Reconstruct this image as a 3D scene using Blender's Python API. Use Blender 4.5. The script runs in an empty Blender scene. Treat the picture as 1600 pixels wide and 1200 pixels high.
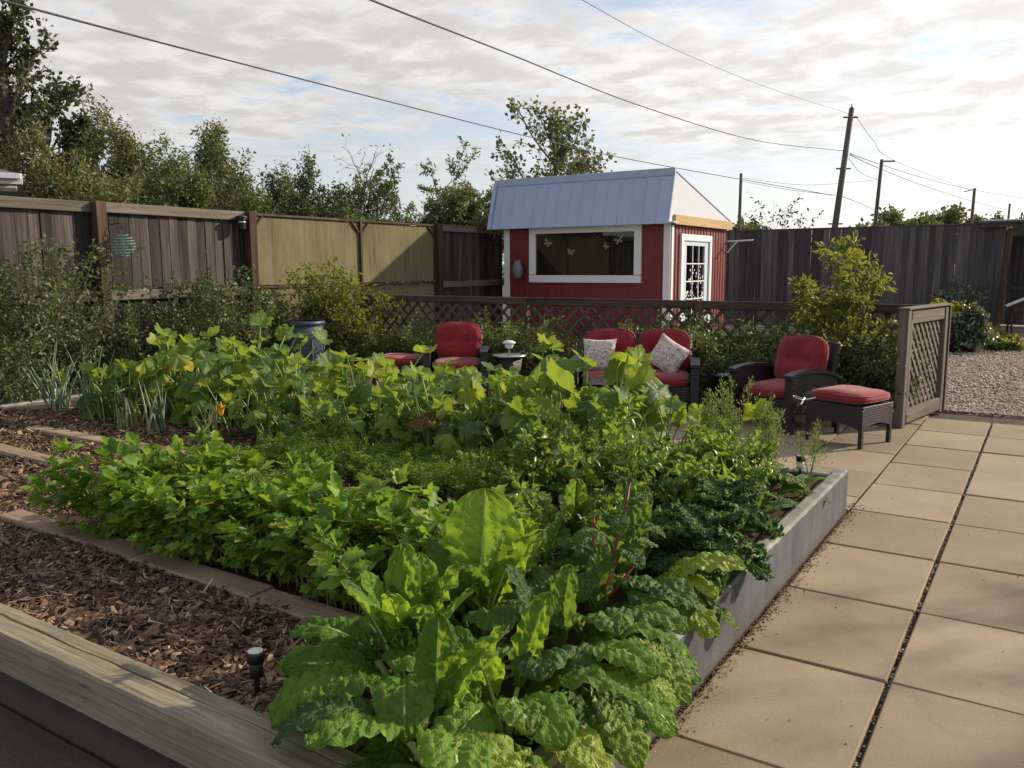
import bpy, math, random
import numpy as np
from mathutils import Vector, Matrix, Euler, noise as mnoise

random.seed(7)
RNG = np.random.default_rng(11)
SC = bpy.context.scene
COL = SC.collection
R = math.radians
PI = math.pi

# ---------------------------------------------------------------- camera
CAM_F, CAM_YAW, CAM_PITCH, CAM_ROLL = 1293.2, 0.57677, 0.14034, -0.00459
CAM_C = np.array([0.9924, -3.2047, 1.5438])
_f = np.array([-math.sin(CAM_YAW)*math.cos(CAM_PITCH), math.cos(CAM_YAW)*math.cos(CAM_PITCH), -math.sin(CAM_PITCH)])
_r = np.array([math.cos(CAM_YAW), math.sin(CAM_YAW), 0.0])
_u = np.cross(_r, _f)
_c, _s = math.cos(CAM_ROLL), math.sin(CAM_ROLL)
_r, _u = _c*_r + _s*_u, -_s*_r + _c*_u
cd = bpy.data.cameras.new('camera')
cd.sensor_width = 36.0
cd.lens = CAM_F/1600*36.0
cd.clip_start = 0.05
cd.clip_end = 3000
cam = bpy.data.objects.new('camera', cd)
COL.objects.link(cam)
cam.matrix_world = Matrix(((_r[0], _u[0], -_f[0], CAM_C[0]), (_r[1], _u[1], -_f[1], CAM_C[1]),
                           (_r[2], _u[2], -_f[2], CAM_C[2]), (0, 0, 0, 1)))
SC.camera = cam

# ---------------------------------------------------------------- world, sun, exposure
SUN_AZ, SUN_EL = math.atan2(0.60, 0.80), R(25)          # azimuth measured from +Y towards +X
SUN_DIR = Vector((math.sin(SUN_AZ)*math.cos(SUN_EL), math.cos(SUN_AZ)*math.cos(SUN_EL), math.sin(SUN_EL)))
SUN_STRENGTH, SKY_STRENGTH, EXPOSURE = 4.5, 0.12, 0.46
sd = bpy.data.lights.new('sun', 'SUN')
sd.energy = SUN_STRENGTH
sd.angle = R(1.0)
sd.color = (1.0, 0.86, 0.66)
sun = bpy.data.objects.new('sun', sd)
COL.objects.link(sun)
sun.rotation_euler = SUN_DIR.to_track_quat('Z', 'Y').to_euler()
sun.location = (6, 6, 12)

W = bpy.data.worlds.new('World')
SC.world = W
W.use_nodes = True
SC.view_settings.view_transform = 'Standard'
SC.view_settings.look = 'None'
SC.view_settings.exposure = EXPOSURE
SC.view_settings.gamma = 1.0
SC.view_settings.use_curve_mapping = False
SC.render.engine = 'CYCLES'
SC.cycles.use_denoising = True
SC.cycles.max_bounces = 8
SC.cycles.transparent_max_bounces = 8
SC.cycles.sample_clamp_indirect = 6.0


class NT:
    """Tiny node-tree helper."""
    def __init__(self, nt):
        self.nt = nt
        nt.nodes.clear()

    def n(self, typ, props=None, **inp):
        nd = self.nt.nodes.new(typ)
        for k, v in (props or {}).items():
            setattr(nd, k, v)
        for k, v in inp.items():
            key = int(k[1:]) if k[0] == 'i' and k[1:].isdigit() else k.replace('_', ' ')
            self.set(nd, key, v)
        return nd

    def set(self, nd, key, v):
        sock = nd.inputs[key]
        if isinstance(v, bpy.types.NodeSocket):
            self.nt.links.new(v, sock)
        elif isinstance(v, bpy.types.Node):
            self.nt.links.new(v.outputs[0], sock)
        else:
            if isinstance(v, tuple) and len(v) == 3 and sock.type == 'RGBA':
                v = (*v, 1.0)
            sock.default_value = v

    def math(self, op, a, b=0.0, c=0.0, clamp=False):
        nd = self.nt.nodes.new('ShaderNodeMath')
        nd.operation = op
        nd.use_clamp = clamp
        for i, v in enumerate((a, b, c)):
            self.set(nd, i, v)
        return nd.outputs[0]

    def vmath(self, op, a, b=(0, 0, 0)):
        nd = self.nt.nodes.new('ShaderNodeVectorMath')
        nd.operation = op
        self.set(nd, 0, a)
        if op == 'SCALE':
            self.set(nd, 'Scale', b)
        else:
            self.set(nd, 1, b)
        return nd.outputs[0]

    def mix(self, fac, a, b, mode='MIX'):
        nd = self.nt.nodes.new('ShaderNodeMix')
        nd.data_type = 'RGBA'
        nd.blend_type = mode
        self.set(nd, 0, fac)
        self.set(nd, 6, a)
        self.set(nd, 7, b)
        return nd.outputs[2]

    def ramp(self, fac, stops, interp='LINEAR'):
        nd = self.nt.nodes.new('ShaderNodeValToRGB')
        cr = nd.color_ramp
        cr.interpolation = interp
        while len(cr.elements) < len(stops):
            cr.elements.new(0.5)
        for e, (p, col) in zip(cr.elements, stops):
            e.position = p
            e.color = (*col, 1.0) if isinstance(col, tuple) else (col, col, col, 1.0)
        self.set(nd, 0, fac)
        return nd.outputs[0]

    def smooth(self, v, lo, hi):
        nd = self.nt.nodes.new('ShaderNodeMapRange')
        nd.interpolation_type = 'SMOOTHSTEP'
        self.set(nd, 0, v)
        nd.inputs[1].default_value = lo
        nd.inputs[2].default_value = hi
        return nd.outputs[0]

    def noise(self, vec, scale, detail=3.0, rough=0.55, dist=0.0):
        nd = self.nt.nodes.new('ShaderNodeTexNoise')
        self.set(nd, 'Vector', vec)
        self.set(nd, 'Scale', scale)
        self.set(nd, 'Detail', detail)
        self.set(nd, 'Roughness', rough)
        self.set(nd, 'Distortion', dist)
        return nd.outputs[0]

    def mapping(self, vec, scale=(1, 1, 1), loc=(0, 0, 0), rot=(0, 0, 0)):
        nd = self.nt.nodes.new('ShaderNodeMapping')
        self.set(nd, 'Vector', vec)
        self.set(nd, 'Scale', scale)
        self.set(nd, 'Location', loc)
        self.set(nd, 'Rotation', rot)
        return nd.outputs[0]


def build_sky():
    t = NT(W.node_tree)
    sky = t.n('ShaderNodeTexSky', {'sky_type': 'NISHITA', 'sun_disc': False})
    sky.sun_elevation = SUN_EL
    sky.sun_rotation = SUN_AZ
    sky.air_density = 1.0
    sky.dust_density = 1.6
    sky.ozone_density = 1.4
    sky.altitude = 400
    g = t.n('ShaderNodeTexCoord').outputs['Generated']
    sep = t.n('ShaderNodeSeparateXYZ', Vector=g)
    zz = t.math('ADD', t.math('MAXIMUM', sep.outputs[2], 0.0), 0.07)
    px_ = t.math('DIVIDE', sep.outputs[0], zz)
    py_ = t.math('DIVIDE', sep.outputs[1], zz)
    p = t.n('ShaderNodeCombineXYZ', X=px_, Y=py_, Z=3.7).outputs[0]
    big = t.noise(t.mapping(p, (0.30, 0.30, 1), (13.1, 3.3, 0)), 1.0, 3.0, 0.5, 0.2)
    fine = t.noise(t.mapping(p, (1.5, 1.5, 1)), 1.0, 9.0, 0.68, 0.1)
    puff = t.noise(t.mapping(p, (4.6, 4.6, 1), (0.11, 0.07, 0)), 1.0, 5.0, 0.58, 0.2)
    dens = t.math('ADD', t.math('MULTIPLY', big, 0.55), t.math('ADD', t.math('MULTIPLY', fine, 0.36), t.math('MULTIPLY', puff, 0.20)))
    mask = t.smooth(dens, 0.485, 0.59)
    mask = t.math('MULTIPLY', mask, t.smooth(sep.outputs[2], 0.085, 0.155))
    # cloud shading: thin edges bright, thick middles grey; towards the sun everything gets lighter
    thick = t.smooth(t.math('ADD', t.math('MULTIPLY', dens, 0.55), t.math('MULTIPLY', puff, 0.5)), 0.46, 0.66)
    sdot = t.n('ShaderNodeVectorMath', {'operation': 'DOT_PRODUCT'})
    t.set(sdot, 0, g)
    t.set(sdot, 1, tuple(SUN_DIR))
    near = t.smooth(sdot.outputs['Value'], 0.15, 1.0)
    lum = t.math('ADD', 5.1, t.math('MULTIPLY', near, 2.5))
    lum = t.math('MULTIPLY', lum, t.math('SUBTRACT', 1.06, t.math('MULTIPLY', thick, 0.30)))
    cloud = t.mix(1.0, (1.0, 0.975, 0.94), t.n('ShaderNodeCombineXYZ', X=lum, Y=lum, Z=lum).outputs[0], 'MULTIPLY')
    # thin veil of haze that whitens the sky, thicker low down
    veil = t.math('ADD', 4.6, t.math('MULTIPLY', near, 2.9))
    veilc = t.mix(1.0, (0.99, 0.988, 0.972), t.n('ShaderNodeCombineXYZ', X=veil, Y=veil, Z=veil).outputs[0], 'MULTIPLY')
    low = t.smooth(sep.outputs[2], 0.22, 0.0)
    skyc = t.mix(t.math('ADD', 0.34, t.math('MULTIPLY', low, 0.52)), sky.outputs[0], veilc)
    out = t.mix(mask, skyc, cloud)
    bg = t.n('ShaderNodeBackground', Color=out, Strength=SKY_STRENGTH)
    t.n('ShaderNodeOutputWorld', Surface=bg)


build_sky()


# ---------------------------------------------------------------- materials
def new_mat(name):
    m = bpy.data.materials.new(name)
    m.use_nodes = True
    return m, NT(m.node_tree)


def finish(t, shader, bump=None, disp=None):
    t.n('ShaderNodeOutputMaterial', Surface=shader)


def principled(t, col, rough=0.6, bump=None, bstr=0.3, bdist=0.01, spec=0.4, **kw):
    p = t.n('ShaderNodeBsdfPrincipled')
    t.set(p, 'Base Color', col)
    t.set(p, 'Roughness', rough)
    t.set(p, 'Specular IOR Level', spec)
    for k, v in kw.items():
        t.set(p, k.replace('_', ' '), v)
    if bump is not None:
        b = t.n('ShaderNodeBump', Height=bump, Strength=bstr, Distance=bdist)
        t.set(p, 'Normal', b)
    return p


def obj_coords(t, jitter=True):
    tc = t.n('ShaderNodeTexCoord').outputs['Object']
    oi = t.n('ShaderNodeObjectInfo')
    if jitter:
        off = t.math('MULTIPLY', oi.outputs['Random'], 37.0)
        v = t.n('ShaderNodeCombineXYZ', X=off, Y=off, Z=off).outputs[0]
        tc = t.vmath('ADD', tc, v)
    return tc, oi.outputs['Random']


def mat_plain(name, col, rough=0.6, var=0.12, scale=8.0, bump=0.0, spec=0.4, **kw):
    m, t = new_mat(name)
    tc, rnd = obj_coords(t)
    n = t.noise(tc, scale, 4.0, 0.6)
    f = t.math('ADD', 1.0 - var, t.math('MULTIPLY', n, 2*var))
    c = t.mix(1.0, col, t.n('ShaderNodeCombineXYZ', X=f, Y=f, Z=f).outputs[0], 'MULTIPLY')
    p = principled(t, c, rough, n if bump else None, bump, 0.01, spec, **kw)
    finish(t, p)
    return m


def mat_wood(name, dark, mid, light, axis=2, var=0.35, rough=0.85, grain=26.0, stain=None):
    """Weathered board; grain runs along the object axis given."""
    m, t = new_mat(name)
    tc, rnd = obj_coords(t)
    sc = [grain, grain, grain]
    sc[axis] = grain*0.035
    g = t.noise(t.mapping(tc, tuple(sc)), 1.0, 5.0, 0.65, 0.6)
    sc2 = [3.0, 3.0, 3.0]
    sc2[axis] = 0.5
    blot = t.noise(t.mapping(tc, tuple(sc2)), 1.0, 3.0, 0.6)
    val = t.math('ADD', t.math('MULTIPLY', g, 0.65), t.math('MULTIPLY', blot, 0.35))
    c = t.ramp(val, [(0.30, dark), (0.5, mid), (0.70, light)])
    f = t.math('ADD', 1.0 - var, t.math('MULTIPLY', rnd, 2*var))
    c = t.mix(1.0, c, t.n('ShaderNodeCombineXYZ', X=f, Y=f, Z=f).outputs[0], 'MULTIPLY')
    # knots and checks
    vo = t.n('ShaderNodeTexVoronoi', Vector=t.mapping(tc, (9, 9, 1.6) if axis == 2 else ((1.6, 9, 9) if axis == 0 else (9, 1.6, 9))), Scale=1.0)
    kn = t.smooth(vo.outputs['Distance'], 0.10, 0.04)
    c = t.mix(t.math('MULTIPLY', kn, 0.6), c, stain or tuple(x*0.45 for x in dark))
    p = principled(t, c, rough, g, 0.5, 0.004, 0.25)
    finish(t, p)
    return m


def mat_leaf(name, cols, trans, tw=0.35, rough=0.45, spec=0.35, veins=None, vein_col=None, bump=0.0, nscale=14.0, attr=True, tvar=0.5):
    """Leaf: diffuse/gloss plus light shining through. Colour varies by leaf (attribute tint or object random)."""
    m, t = new_mat(name)
    oi = t.n('ShaderNodeObjectInfo')
    tc = t.n('ShaderNodeTexCoord').outputs['Object']
    if attr:
        base = t.n('ShaderNodeAttribute', {'attribute_name': 'tint'}).outputs['Fac']
    else:
        base = oi.outputs['Random']
    n = t.noise(tc, nscale, 3.0, 0.6)
    fac = t.math('ADD', base, t.math('MULTIPLY', t.math('SUBTRACT', n, 0.5), tvar), clamp=True)
    c = t.ramp(fac, [(i/(len(cols)-1), col) for i, col in enumerate(cols)])
    bumpv = None
    tcol = t.mix(0.65, c, trans, 'MIX')
    if veins:
        uv = t.n('ShaderNodeUVMap').outputs[0]
        sp = t.n('ShaderNodeSeparateXYZ', Vector=uv)
        s = t.math('ABSOLUTE', t.math('SUBTRACT', t.math('MULTIPLY', sp.outputs[1], 2.0), 1.0))
        if veins == 'pinnate':
            q = t.math('SUBTRACT', sp.outputs[0], t.math('MULTIPLY', s, 0.22))
            w = t.math('PINGPONG', t.math('MULTIPLY', q, 11.0), 0.5)
            vl = t.smooth(w, 0.05, 0.01)
            mid = t.smooth(s, 0.05, 0.02)
            v = t.math('MAXIMUM', t.math('MULTIPLY', vl, 0.45), mid)
            bumpv = t.math('ADD', t.math('MULTIPLY', w, 0.8), t.math('MULTIPLY', t.noise(t.mapping(uv, (2.0, 1.1, 1)), 10.0, 3.5, 0.6), 1.6))
        else:                                     # palmate: u = radius, v = angle (7 veins)
            w = t.math('PINGPONG', t.math('MULTIPLY', sp.outputs[1], 7.0), 0.5)
            w = t.math('MULTIPLY', w, t.math('ADD', sp.outputs[0], 0.08))
            v = t.math('MULTIPLY', t.smooth(w, 0.028, 0.008), 0.75)
            bumpv = t.math('ADD', w, t.math('MULTIPLY', t.noise(tc, 60.0, 3.0, 0.6), 0.4))
        c = t.mix(v, c, vein_col)
    p = principled(t, c, rough, bumpv, bump, 0.02, spec)
    tr = t.n('ShaderNodeBsdfTranslucent', Color=tcol)
    mx = t.n('ShaderNodeMixShader', Fac=tw)
    t.set(mx, 1, p)
    t.set(mx, 2, tr)
    finish(t, mx)
    return m


def mat_ground(name, stops, scale=3.0, rough=0.95, bump=0.6, fine=40.0):
    m, t = new_mat(name)
    tc = t.n('ShaderNodeTexCoord').outputs['Object']
    a = t.noise(tc, scale, 5.0, 0.65)
    b = t.noise(tc, fine, 4.0, 0.7)
    v = t.math('ADD', t.math('MULTIPLY', a, 0.5), t.math('MULTIPLY', b, 0.5))
    c = t.ramp(v, stops)
    finish(t, principled(t, c, rough, b, bump, 0.02, 0.2))
    return m


def mat_tint(name, stops, rough=0.9, spec=0.2, nscale=60.0):
    """Colour from the per-piece tint attribute (stones, chips)."""
    m, t = new_mat(name)
    tc = t.n('ShaderNodeTexCoord').outputs['Object']
    a = t.n('ShaderNodeAttribute', {'attribute_name': 'tint'}).outputs['Fac']
    n = t.noise(tc, nscale, 3.0, 0.6)
    f = t.math('ADD', a, t.math('MULTIPLY', t.math('SUBTRACT', n, 0.5), 0.35), clamp=True)
    finish(t, principled(t, t.ramp(f, stops), rough, n, 0.4, 0.004, spec))
    return m


def mat_slab():
    m, t = new_mat('tan_concrete_slab')
    tc, rnd = obj_coords(t)
    a = t.noise(tc, 2.2, 4.0, 0.6)
    b = t.noise(tc, 95.0, 3.0, 0.75)
    c = t.ramp(a, [(0.3, (0.232, 0.182, 0.126)), (0.7, (0.305, 0.241, 0.168))])
    f = t.math('ADD', 0.82, t.math('MULTIPLY', rnd, 0.30))
    c = t.mix(1.0, c, t.n('ShaderNodeCombineXYZ', X=f, Y=f, Z=f).outputs[0], 'MULTIPLY')
    c = t.mix(t.math('MULTIPLY', t.smooth(b, 0.55, 0.72), 0.30), c, (0.44, 0.385, 0.30))
    c = t.mix(t.math('MULTIPLY', t.smooth(b, 0.42, 0.30), 0.40), c, (0.20, 0.15, 0.10))
    # small dark specks of dirt and larger worn stains
    sp = t.n('ShaderNodeTexVoronoi', Vector=tc, Scale=26.0)
    gate = t.smooth(t.noise(tc, 9.0, 2.0), 0.56, 0.68)
    c = t.mix(t.math('MULTIPLY', t.math('MULTIPLY', t.smooth(sp.outputs['Distance'], 0.12, 0.06), gate), 0.8), c, (0.09, 0.065, 0.045))
    st = t.smooth(t.noise(tc, 1.6, 6.0, 0.72, 0.8), 0.52, 0.70)
    c = t.mix(t.math('MULTIPLY', st, 0.42), c, (0.21, 0.16, 0.11))
    # grime collects along the joints
    g = t.n('ShaderNodeSeparateXYZ', Vector=t.n('ShaderNodeTexCoord').outputs['Object'])
    ex = t.smooth(t.math('ADD', t.math('ABSOLUTE', g.outputs[0]), t.math('MULTIPLY', a, 0.02)), 0.275, 0.298)
    ey = t.smooth(t.math('ADD', t.math('ABSOLUTE', g.outputs[1]), t.math('MULTIPLY', a, 0.02)), 0.365, 0.388)
    c = t.mix(t.math('MULTIPLY', t.math('MAXIMUM', ex, ey), 0.55), c, (0.16, 0.12, 0.08))
    finish(t, principled(t, c, 0.85, t.math('ADD', b, t.math('MULTIPLY', a, 0.5)), 0.25, 0.006, 0.25))
    return m


def mat_concrete(name, lo, hi):
    m, t = new_mat(name)
    tc = t.n('ShaderNodeTexCoord').outputs['Object']
    a = t.noise(tc, 2.0, 5.0, 0.65)
    streak = t.noise(t.mapping(tc, (9, 9, 0.8)), 1.0, 4.0, 0.6)
    b = t.noise(tc, 70.0, 3.0, 0.7)
    v = t.math('ADD', t.math('MULTIPLY', a, 0.45), t.math('ADD', t.math('MULTIPLY', streak, 0.35), t.math('MULTIPLY', b, 0.2)))
    c = t.ramp(v, [(0.35, lo), (0.62, hi)])
    z = t.n('ShaderNodeSeparateXYZ', Vector=tc).outputs[2]
    soil = t.math('MULTIPLY', t.smooth(t.math('ADD', z, t.math('MULTIPLY', a, 0.09)), 0.10, 0.03), 0.6)
    c = t.mix(soil, c, (0.10, 0.075, 0.05))
    finish(t, principled(t, c, 0.9, t.math('ADD', b, a), 0.35, 0.006, 0.2))
    return m


def mat_wicker():
    m, t = new_mat('dark_brown_wicker')
    tc = t.n('ShaderNodeTexCoord').outputs['Object']
    s = t.n('ShaderNodeSeparateXYZ', Vector=tc)
    h = t.math('ADD', s.outputs[0], s.outputs[1])
    wx = t.math('SINE', t.math('MULTIPLY', h, 230.0))
    row = t.math('FLOOR', t.math('MULTIPLY', s.outputs[2], 62.0))
    par = t.math('SUBTRACT', t.math('MULTIPLY', t.math('FRACT', t.math('MULTIPLY', row, 0.5)), 4.0), 1.0)
    weave = t.math('MULTIPLY', wx, par)
    rowb = t.math('PINGPONG', t.math('MULTIPLY', s.outputs[2], 62.0), 0.5)
    hgt = t.math('ADD', t.math('MULTIPLY', weave, 0.35), rowb)
    n = t.noise(tc, 25.0, 3.0)
    c = t.ramp(t.math('ADD', t.math('MULTIPLY', hgt, 0.5), t.math('MULTIPLY', n, 0.4)),
               [(0.1, (0.005, 0.004, 0.004)), (0.45, (0.018, 0.012, 0.010)), (0.8, (0.060, 0.044, 0.038))])
    finish(t, principled(t, c, 0.38, hgt, 0.9, 0.006, 0.55))
    return m


def mat_fabric(name, col, dark, pat=None):
    m, t = new_mat(name)
    tc, rnd = obj_coords(t)
    a = t.noise(tc, 5.0, 3.0)
    b = t.noise(tc, 260.0, 2.0, 0.8)
    c = t.mix(t.smooth(a, 0.35, 0.7), dark, col)
    if pat:
        vo = t.n('ShaderNodeTexVoronoi', {'feature': 'F1'}, Vector=t.vmath('ADD', tc, t.vmath('SCALE', t.n('ShaderNodeTexNoise', Vector=tc, Scale=18.0).outputs[1], 0.07)), Scale=24.0)
        ring = t.smooth(t.math('ABSOLUTE', t.math('SUBTRACT', vo.outputs['Distance'], 0.32)), 0.10, 0.04)
        line = t.smooth(t.math('ABSOLUTE', t.math('SUBTRACT', t.noise(tc, 22.0, 1.0), 0.5)), 0.035, 0.012)
        k = t.math('MAXIMUM', ring, line)
        c = t.mix(t.math('MULTIPLY', k, 0.85), c, t.mix(t.noise(tc, 12.0, 1.0), pat[0], pat[1]))
    finish(t, principled(t, c, 0.9, b, 0.25, 0.002, 0.15, Sheen_Weight=0.25, Sheen_Roughness=0.5))
    return m


def mat_glass(name, tint=(0.9, 0.95, 0.93)):
    m, t = new_mat(name)
    tr = t.n('ShaderNodeBsdfTransparent', Color=tint)
    gl = t.n('ShaderNodeBsdfGlossy', Color=(1, 1, 1), Roughness=0.015)
    fr = t.n('ShaderNodeFresnel', IOR=1.42)
    mx = t.n('ShaderNodeMixShader', Fac=fr)
    t.set(mx, 1, tr)
    t.set(mx, 2, gl)
    finish(t, mx)
    return m


def mat_ply():
    """Weathered plywood: pale olive sheet, rain streaks, algae and dirt towards the edges."""
    m, t = new_mat('mossy_plywood')
    tc, rnd = obj_coords(t)
    st = t.noise(t.mapping(tc, (14, 14, 0.8)), 1.0, 5.0, 0.65, 0.4)
    bl_ = t.noise(t.mapping(tc, (1.6, 1.6, 1.1)), 1.0, 5.0, 0.62, 0.5)
    fi = t.noise(t.mapping(tc, (70, 70, 5)), 1.0, 4.0, 0.7)
    v = t.math('ADD', t.math('MULTIPLY', st, 0.40), t.math('ADD', t.math('MULTIPLY', bl_, 0.40), t.math('MULTIPLY', fi, 0.20)))
    c = t.ramp(v, [(0.32, (0.060, 0.052, 0.028)), (0.48, (0.130, 0.115, 0.062)), (0.60, (0.175, 0.156, 0.090)), (0.75, (0.215, 0.195, 0.125))])
    dk = t.smooth(t.noise(t.mapping(tc, (5, 5, 0.55)), 1.0, 4.0, 0.6), 0.58, 0.74)
    c = t.mix(t.math('MULTIPLY', dk, 0.5), c, (0.06, 0.05, 0.03))
    sp = t.n('ShaderNodeTexVoronoi', Vector=tc, Scale=7.0)
    c = t.mix(t.math('MULTIPLY', t.smooth(sp.outputs['Distance'], 0.07, 0.03), 0.6), c, (0.30, 0.27, 0.19))
    finish(t, principled(t, c, 0.85, fi, 0.4, 0.003, 0.2))
    return m


M = {}
M['slab'] = mat_slab()
M['wall'] = mat_concrete('grey_concrete', (0.050, 0.052, 0.058), (0.125, 0.129, 0.138))
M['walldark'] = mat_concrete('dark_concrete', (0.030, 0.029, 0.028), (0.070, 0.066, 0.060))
M['walltop'] = mat_concrete('pale_chipped_concrete', (0.10, 0.098, 0.09), (0.33, 0.32, 0.285))
M['soil'] = mat_ground('dark_garden_soil', [(0.3, (0.028, 0.018, 0.012)), (0.6, (0.075, 0.048, 0.03)), (0.8, (0.13, 0.085, 0.05))], 4.0, bump=1.0)
M['sand'] = mat_ground('dirt_between_slabs', [(0.3, (0.045, 0.034, 0.022)), (0.7, (0.14, 0.105, 0.07))], 5.0, bump=0.8, fine=90)
M['grass'] = mat_ground('dry_grass_ground', [(0.3, (0.05, 0.06, 0.022)), (0.55, (0.10, 0.10, 0.045)), (0.8, (0.17, 0.15, 0.08))], 0.6, bump=0.8, fine=14)
M['gravelbase'] = mat_ground('gravel_bed', [(0.3, (0.13, 0.105, 0.08)), (0.5, (0.30, 0.255, 0.205)), (0.75, (0.50, 0.44, 0.37))], 1.2, bump=1.0, fine=48)
M['stone'] = mat_tint('gravel_stone', [(0.0, (0.12, 0.09, 0.07)), (0.4, (0.34, 0.28, 0.22)), (0.75, (0.46, 0.40, 0.33)), (1.0, (0.66, 0.61, 0.54))])
M['chip'] = mat_tint('bark_chip', [(0.0, (0.030, 0.020, 0.014)), (0.35, (0.105, 0.064, 0.040)), (0.68, (0.21, 0.135, 0.085)), (0.90, (0.35, 0.25, 0.165)), (1.0, (0.52, 0.43, 0.32))], nscale=35)
M['board'] = mat_wood('grey_weathered_board', (0.017, 0.015, 0.014), (0.056, 0.047, 0.042), (0.145, 0.126, 0.112), 2, 0.55)
M['board_dark'] = mat_wood('dark_weathered_board', (0.032, 0.030, 0.031), (0.078, 0.073, 0.073), (0.15, 0.142, 0.138), 2, 0.38)
M['rail'] = mat_wood('grey_rail', (0.05, 0.042, 0.034), (0.125, 0.108, 0.088), (0.20, 0.18, 0.152), 1, 0.12)
M['post'] = mat_wood('brown_post', (0.022, 0.016, 0.012), (0.062, 0.038, 0.027), (0.125, 0.078, 0.056), 2, 0.25)
M['ply'] = mat_ply()
M['lattice'] = mat_wood('brown_lattice', (0.035, 0.026, 0.021), (0.085, 0.066, 0.054), (0.155, 0.125, 0.105), 0, 0.2)
M['lattice_rail'] = mat_wood('brown_lattice_rail', (0.03, 0.022, 0.018), (0.075, 0.056, 0.045), (0.14, 0.11, 0.09), 0, 0.15)
M['gatewood'] = mat_wood('grey_gate_slat', (0.06, 0.050, 0.038), (0.125, 0.107, 0.083), (0.20, 0.178, 0.145), 0, 0.15)
M['gatepost'] = mat_wood('grey_gate_frame', (0.06, 0.050, 0.040), (0.125, 0.108, 0.088), (0.195, 0.172, 0.143), 2, 0.1)
M['timber'] = mat_wood('grey_green_timber', (0.075, 0.063, 0.042), (0.215, 0.188, 0.130), (0.33, 0.295, 0.215), 0, 0.05, grain=80)
M['plank'] = mat_wood('tan_plank', (0.15, 0.105, 0.07), (0.28, 0.205, 0.14), (0.37, 0.285, 0.20), 0, 0.12)
M['newwood'] = mat_wood('fresh_timber', (0.32, 0.21, 0.10), (0.46, 0.32, 0.16), (0.56, 0.42, 0.24), 1, 0.05)
M['pole'] = mat_wood('utility_pole_wood', (0.05, 0.042, 0.036), (0.10, 0.087, 0.076), (0.155, 0.138, 0.122), 2, 0.15)
M['wicker'] = mat_wicker()
M['black'] = mat_plain('black_metal', (0.012, 0.012, 0.013), 0.4, 0.2)
M['blackplastic'] = mat_plain('black_plastic', (0.018, 0.018, 0.02), 0.5, 0.2, 12)
M['liner'] = mat_plain('black_bed_liner', (0.02, 0.021, 0.025), 0.35, 0.3, 9, 0.3)
M['red'] = mat_fabric('red_cushion', (0.27, 0.026, 0.033), (0.19, 0.017, 0.023))
M['floral'] = mat_fabric('floral_pillow', (0.66, 0.58, 0.52), (0.58, 0.50, 0.45), ((0.16, 0.09, 0.10), (0.25, 0.20, 0.22)))
M['redmetal'] = mat_plain('red_metal_siding', (0.150, 0.014, 0.019), 0.5, 0.26, 2.2, 0.0, 0.5)
M['bluemetal'] = mat_plain('blue_grey_roof_metal', (0.34, 0.42, 0.60), 0.5, 0.12, 1.7, 0.0, 0.5)
M['white'] = mat_plain('white_trim', (0.66, 0.67, 0.69), 0.5, 0.06, 3)
M['housewrap'] = mat_plain('white_house_wrap', (0.47, 0.50, 0.56), 0.75, 0.08, 5, 0.4)
M['bluedoor'] = mat_plain('pale_blue_door', (0.48, 0.55, 0.62), 0.45, 0.05, 3)
M['glass'] = mat_glass('window_glass')
M['greenglass'] = mat_glass('green_table_glass', (0.35, 0.5, 0.42))
M['curtain'] = mat_plain('pale_curtain', (0.42, 0.45, 0.48), 0.8, 0.15, 9)
M['butterfly'] = mat_plain('grey_white_sticker', (0.34, 0.35, 0.34), 0.7, 0.1)
M['path'] = mat_ground('dark_plain_concrete', [(0.3, (0.050, 0.038, 0.031)), (0.6, (0.090, 0.068, 0.055)), (0.8, (0.13, 0.10, 0.082))], 2.0, bump=0.3, fine=60)
M['sticker'] = mat_plain('white_sticker', (0.70, 0.71, 0.70), 0.6, 0.05)
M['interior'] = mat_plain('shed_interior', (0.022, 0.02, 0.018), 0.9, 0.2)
M['bin'] = mat_plain('blue_grey_plastic', (0.052, 0.066, 0.095), 0.45, 0.12, 6)
M['binprint'] = mat_plain('dark_bin_print', (0.02, 0.024, 0.035), 0.5, 0.1)
M['steel'] = mat_plain('brushed_steel', (0.45, 0.46, 0.46), 0.35, 0.1, Metallic=0.9)
M['lens'] = mat_plain('frosted_lens', (0.72, 0.74, 0.70), 0.25, 0.05)
M['teal'] = mat_plain('teal_painted_wire', (0.10, 0.22, 0.19), 0.4, 0.2)
M['wire'] = mat_plain('power_cable', (0.02, 0.02, 0.022), 0.6, 0.1)
M['greypaint'] = mat_plain('grey_ornament', (0.14, 0.16, 0.18), 0.6, 0.3, 20)
M['shingle'] = mat_plain('grey_shingles', (0.10, 0.10, 0.11), 0.9, 0.3, 20)
M['siding'] = mat_plain('pale_siding', (0.55, 0.55, 0.52), 0.7, 0.06)
M['bark'] = mat_wood('tree_bark', (0.03, 0.025, 0.02), (0.075, 0.062, 0.05), (0.15, 0.13, 0.11), 2, 0.1, grain=14)
M['terracotta'] = mat_plain('clay_pot', (0.22, 0.10, 0.06), 0.8, 0.15)
M['redstem'] = mat_plain('red_chard_stem', (0.30, 0.030, 0.030), 0.4, 0.3, 20)
M['darkredstem'] = mat_plain('dark_red_chard_stem', (0.13, 0.022, 0.024), 0.5, 0.35, 16)
M['palestem'] = mat_plain('pale_green_stem', (0.36, 0.46, 0.17), 0.4, 0.15, 20)
M['greenstem'] = mat_plain('green_stem', (0.17, 0.27, 0.065), 0.45, 0.2, 20)
M['strawstem'] = mat_plain('yellow_celery_stalk', (0.20, 0.20, 0.065), 0.5, 0.25, 20)
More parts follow.
